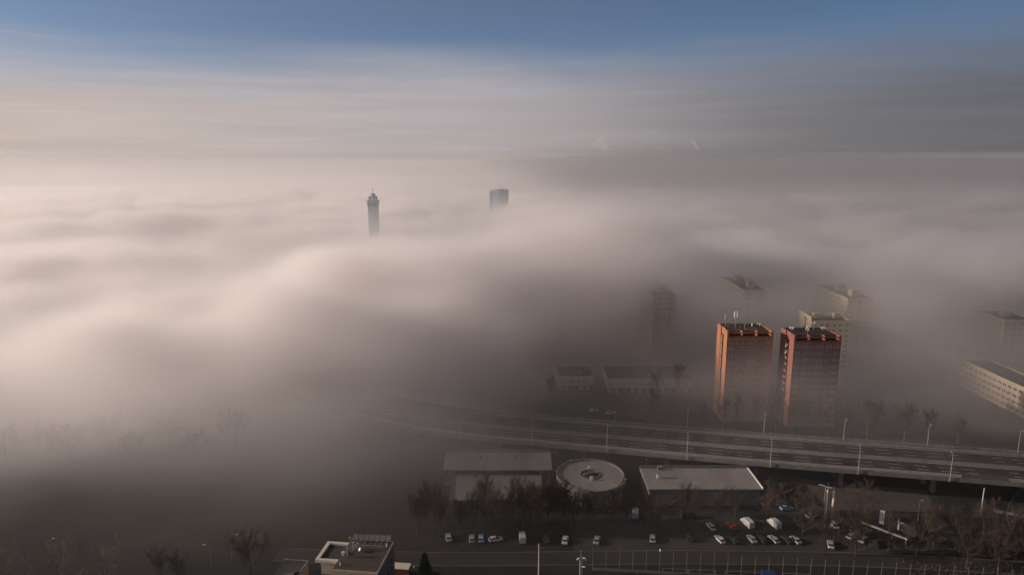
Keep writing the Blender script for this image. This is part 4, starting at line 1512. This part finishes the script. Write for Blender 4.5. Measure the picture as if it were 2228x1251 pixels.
def tree_proto(seed, H=13.0, clear=0.22, limbs=9, up=0.75, spread=0.42, lean=0.0, levels=3, kids=5, tw=0.030, trunk_r=0.24):
    rr = random.Random(seed)
    tr, cr = MB(), MB()
    top = H * 0.62
    pts = [Vector((lean * k * k * 0.05 + rr.uniform(-0.15, 0.15) * k, rr.uniform(-0.12, 0.12) * k, top * k / 4)) for k in range(5)]
    tr.tube(pts, [trunk_r, trunk_r * 0.82, trunk_r * 0.66, trunk_r * 0.5, trunk_r * 0.3], 7)

    def branch(p, d, l, r, lev):
        n = 3
        q = [p]
        dd = d.copy()
        for k in range(n):
            dd = (dd + Vector((rr.uniform(-0.22, 0.22), rr.uniform(-0.22, 0.22), rr.uniform(-0.05, 0.25) * up))).normalized()
            q.append(q[-1] + dd * l / n)
        cr.tube(q, [r, r * 0.8, r * 0.6, r * 0.35], 4 if lev == 0 else 3, cap=False)
        if lev >= levels:
            return
        for k in range(kids if lev < levels - 1 else kids + 1):
            t = rr.uniform(0.25, 1.0)
            s = min(int(t * n), n - 1)
            pp = q[s].lerp(q[s + 1], t * n - s)
            side = Vector((rr.uniform(-1, 1), rr.uniform(-1, 1), rr.uniform(-0.2, 0.8)))
            nd = (dd * 0.8 + side.normalized() * 0.75 + Vector((0, 0, up * 0.35))).normalized()
            branch(pp, nd, l * rr.uniform(0.42, 0.66), max(tw * 0.5, r * 0.45), lev + 1)

    for k in range(limbs):
        t = clear + (1 - clear) * (k + rr.random()) / limbs
        s = min(int(t * 4), 3)
        p = pts[s].lerp(pts[s + 1], t * 4 - s)
        a = k * 2.4 + rr.uniform(-0.4, 0.4)
        d = Vector((math.cos(a) * spread * 1.6, math.sin(a) * spread * 1.6, up + 0.25 * t)).normalized()
        branch(p, d, H * rr.uniform(0.36, 0.50) * (1.1 - 0.45 * t), trunk_r * (0.42 - 0.2 * t), 0)
    return tr, cr


def tree_meshes(args, mats):
    tr, cr = tree_proto(**args)
    return tr.mesh('trunk', mats[0]), cr.mesh('crown', mats[1])


DARK, PALE = ('bark', 'twig'), ('bark_pale', 'twig_pale')
TM = {
    'broad': [tree_meshes(dict(seed=s, H=13, up=0.62, spread=0.62, limbs=11, clear=0.2, kids=6), DARK) for s in (1, 2)],
    'fan': [tree_meshes(dict(seed=s, H=13, up=1.1, spread=0.36, limbs=13, clear=0.10, kids=6), DARK) for s in (3, 4)],
    'thin': [tree_meshes(dict(seed=s, H=14, up=1.0, spread=0.30, limbs=10, clear=0.33, kids=5, trunk_r=0.18), DARK) for s in (5, 6)],
    'birch': [tree_meshes(dict(seed=s, H=14, up=1.15, spread=0.26, limbs=10, clear=0.38, kids=5, trunk_r=0.19), PALE) for s in (7, 8)],
    'lean': [tree_meshes(dict(seed=s, H=14, up=0.9, spread=0.5, limbs=8, clear=0.12, kids=3, lean=6.0, tw=0.055, trunk_r=0.24), ('bark_pale', 'bark_pale')) for s in (9, 10)],
}
NOUN = dict(broad='bare broad-crowned tree', fan='bare fan-shaped tree', thin='slender bare tree', birch='pale-barked bare tree', lean='leaning pale-barked bare tree')
NAME = dict(broad='bare_tree', fan='bare_tree', thin='slender_tree', birch='birch_tree', lean='birch_tree')
_tn = [0]


def tree(kind, x, y, h, label, group):
    _tn[0] += 1
    tr, cr = TM[kind][_tn[0] % 2]
    t = thing(NAME[kind], label, 'tree', (x, y, -0.05), random.uniform(0, 6.28) if kind != 'lean' else random.uniform(-0.5, 0.3), group)
    put(tr, 'trunk', t)
    put(cr, 'crown', t)
    s = h / 14.0 * random.uniform(1.02, 1.42)
    t.scale = (s * random.uniform(0.9, 1.1), s * random.uniform(0.9, 1.1), s)
    return t


def grove(kind, spots, where, group):
    spots = sorted(spots)
    for i, (x, y, h) in enumerate(spots):
        k = kind if isinstance(kind, str) else kind[i % len(kind)]
        w = ORD[i] if i < len(ORD) else 'last'
        tree(k, x, y, h, '%s %s, %s from left' % (NOUN[k], where, w), group)


grove('broad', [(-208, 262, 16), (-196, 270, 17), (-183, 264, 15), (-171, 272, 17), (-158, 265, 14), (-146, 274, 16), (-133, 268, 15), (-119, 276, 16)], 'in the foggy park row', 'bare trees in the foggy park')
grove('lean', [(-150, 182, 14), (-142, 177, 15), (-134, 180, 14), (-126, 176, 15), (-119, 180, 13)], 'in the bottom left clump', 'pale trees at the bottom left corner')
grove(('broad', 'thin'), [(-104, 183, 11), (-96, 178, 11), (-79, 186, 12)], 'left of the dark-roofed house', 'bare trees by the dark-roofed house')
grove('fan', [(-31.5, 209, 13), (-27, 217, 13), (-17, 209, 12), (-10, 217, 13), (0.5, 216, 14), (6.5, 216, 13.5), (12.5, 216, 13), (18, 216, 12.5), (-29, 213, 13), (-24, 208, 14), (-13, 214, 11), (-7, 212, 14), (-2, 209, 15), (4, 213, 14), (9, 210, 14.5), (15, 214, 13), (21, 211, 14), (26, 213, 12)], 'in front of the left shed', 'bare trees in front of the left shed')
grove(('thin', 'broad'), [(33, 209, 12), (39, 214, 11), (45, 208, 13), (51, 213, 12), (58, 210, 13), (63, 223, 11), (69, 211, 12), (78, 219, 9), (85, 210, 13), (93, 222, 10)], 'in front of the right shed', 'bare trees before the right shed')
grove('birch', [(66, 305, 13), (73, 330, 14), (89, 300, 13), (97, 296, 15), (104, 300, 14), (113, 297, 16), (120, 293, 17), (127, 291, 15), (134, 296, 14), (142, 290, 15), (149, 288, 14), (157, 284, 15), (165, 290, 14), (172, 281, 14), (181, 279, 12), (192, 276, 12)], 'between viaduct and towers', 'pale trees between viaduct and towers')
grove(('broad', 'thin'), [(97, 208, 12), (101, 217, 12), (106, 205, 11), (112, 203, 12), (117, 210, 13), (121, 218, 11), (121, 199.5, 12), (99, 197.5, 11), (109, 196.6, 12)], 'around the lattice masts', 'bare trees around the lattice masts')
grove(('broad', 'fan'), [(137, 204, 12), (143, 198, 13), (150, 203, 12), (153, 196, 13), (158, 209, 12), (161, 198, 13), (140, 190, 12), (149, 189, 12), (128, 196, 11), (158, 188, 12)], 'in the dark bottom right thicket', 'bare trees at the bottom right')
tree('birch', 85, 334, 15, 'single pale bare tree in front of the wide white hall', 'trees by the white halls')
tree('birch', 20, 330, 12, 'pale bare tree at the left end of the white halls', 'trees by the white halls')

cf = thing('conifer', 'dark pointed conifer right of the foreground office', 'conifer', (-25.8, 182.5, 0))
MB().tube([(0, 0, 0), (0, 0, 9.6)], [0.3, 0.05], 7).build('trunk', 'bark', cf)
b = MB()
rr = random.Random(2)
for k in range(1500):
    z = 0.5 + 9.7 * (k / 1500) ** 1.1
    r = (10.4 - z) / 10.4 * 3.3 * rr.uniform(0.35, 1.05) + 0.08
    a = rr.uniform(0, 6.283)
    c, s = math.cos(a), math.sin(a)
    p = Vector((c * r, s * r, z - r * 0.12))
    w = Vector((-s, c, 0)) * rr.uniform(0.12, 0.3)
    o = Vector((c, s, -0.35)) * rr.uniform(0.4, 0.9)
    b.face([p - w, p + o, p + w, p - o * 0.4 + Vector((0, 0, 0.25))])
b.build('crown', 'needle', cf)

# low ground cover along the verges: nobody could count it
b = MB()
rr = random.Random(9)
for k in range(2600):
    zone = rr.random()
    if zone < 0.2:
        x, y = rr.uniform(16, 60), rr.uniform(222.5, 226)
    elif zone < 0.7:
        x, y = rr.uniform(60, 200), rr.uniform(287, 300)
    else:
        x, y = rr.uniform(120, 165), rr.uniform(184, 206)
    for q in range(3):
        a, h = rr.uniform(0, 6.28), rr.uniform(0.3, 1.1)
        c, s = math.cos(a) * 0.12, math.sin(a) * 0.12
        lx, ly = rr.uniform(-0.4, 0.4), rr.uniform(-0.4, 0.4)
        b.face([(x - c, y - s, 0.02), (x + c, y + s, 0.02), (x + lx, y + ly, h)])
g = b.build('undergrowth', 'twig')
g['kind'] = 'stuff'
g['label'] = 'dry brown undergrowth along the verges'

# ---------------------------------------------------------------- steam plumes on the horizon and a vapour trail


def plume(label, px, y0, z0, blobs, dens):
    b = MB()
    rr = random.Random(int(px))
    for x, z, r in blobs:
        n, m = 18, 10
        st = len(b.v)
        for i in range(m + 1):
            th = math.pi * i / m
            for j in range(n):
                ph = 2 * math.pi * j / n
                k = r * (1 + 0.16 * math.sin(3 * ph + x) * math.sin(2 * th + z) + rr.uniform(-0.05, 0.05))
                b.v.append((x + k * math.sin(th) * math.cos(ph), k * math.sin(th) * math.sin(ph), z + k * math.cos(th)))
        for i in range(m):
            for j in range(n):
                b.f.append((st + i * n + j, st + (i + 1) * n + j, st + (i + 1) * n + (j + 1) % n, st + i * n + (j + 1) % n))
                b.m.append(0)
    o = b.build('steam_cloud', volume_material('steam', dens, (0.98, 0.96, 0.93), 0.3), None, (px, y0, z0))
    o['kind'] = 'stuff'
    o['label'] = label
    return o


plume('warm-lit steam plume rising above the fog horizon, largest of three', 2560, 20000, 300, [(0, 230, 130), (90, 60, 140), (-70, 140, 130), (130, -30, 110), (-190, 90, 90), (20, 330, 80)], 0.0017)
plume('narrow slanting steam plume above the fog horizon, right of the largest', 5270, 20000, 290, [(0, 90, 60), (-60, 170, 60), (60, 10, 40), (105, -50, 30), (-130, 220, 40)], 0.0035)
plume('faint steam puff above the fog horizon, left of the largest plume', -1330, 20000, 300, [(0, 60, 110), (80, -10, 90), (-110, 20, 70)], 0.0018)

b = MB()
b.tube([(-17200, 17600, 3750), (-13600, 17400, 3240), (-10300, 17200, 2800)], [70, 45, 12], 10)
o = b.build('contrail', volume_material('vapour', 0.0011, (0.98, 0.97, 0.96), 0.3))
o['kind'] = 'stuff'
o['label'] = 'faint vapour trail high at the left edge of the sky'


def shade_cloud(label, c, r, dens):
    b = MB()
    n, m = 48, 14
    for i in range(m + 1):
        th = math.pi * i / m
        for j in range(n):
            ph = 2 * math.pi * j / n
            k = 1 + 0.03 * math.sin(5 * ph)
            b.v.append((k * r[0] * math.sin(th) * math.cos(ph), k * r[1] * math.sin(th) * math.sin(ph), r[2] * math.copysign(abs(math.cos(th)) ** 0.35, math.cos(th))))
    for i in range(m):
        for j in range(n):
            b.f.append((i * n + j, (i + 1) * n + j, (i + 1) * n + (j + 1) % n, i * n + (j + 1) % n))
            b.m.append(0)
    o = b.build('cloud', volume_material('shade_cloud_air', dens, (0.97, 0.96, 0.95), 0.5), None, c)  # unseen sheet, added only for the shade it casts
    o['kind'] = 'stuff'
    o['label'] = label


# unseen cloud added to shade the right-hand half of the fog sea
CZ = 3000.0
SHADE_DENS = 0.0030
shade_cloud('unseen thin cloud added to shade the right of the fog', (3700 + CZ / math.tan(SUN_EL) * math.sin(SUN_AZ), 1500 + CZ / math.tan(SUN_EL) * math.cos(SUN_AZ), CZ), (3500, 10500, 60), SHADE_DENS)

shade_cloud('second unseen cloud, thinner, added to shade the far fog', (-4400 + CZ / math.tan(SUN_EL) * math.sin(SUN_AZ), 7400 + CZ / math.tan(SUN_EL) * math.cos(SUN_AZ), CZ + 150), (4600, 6500, 60), 0.0008)  # added out of view to dim the far fog
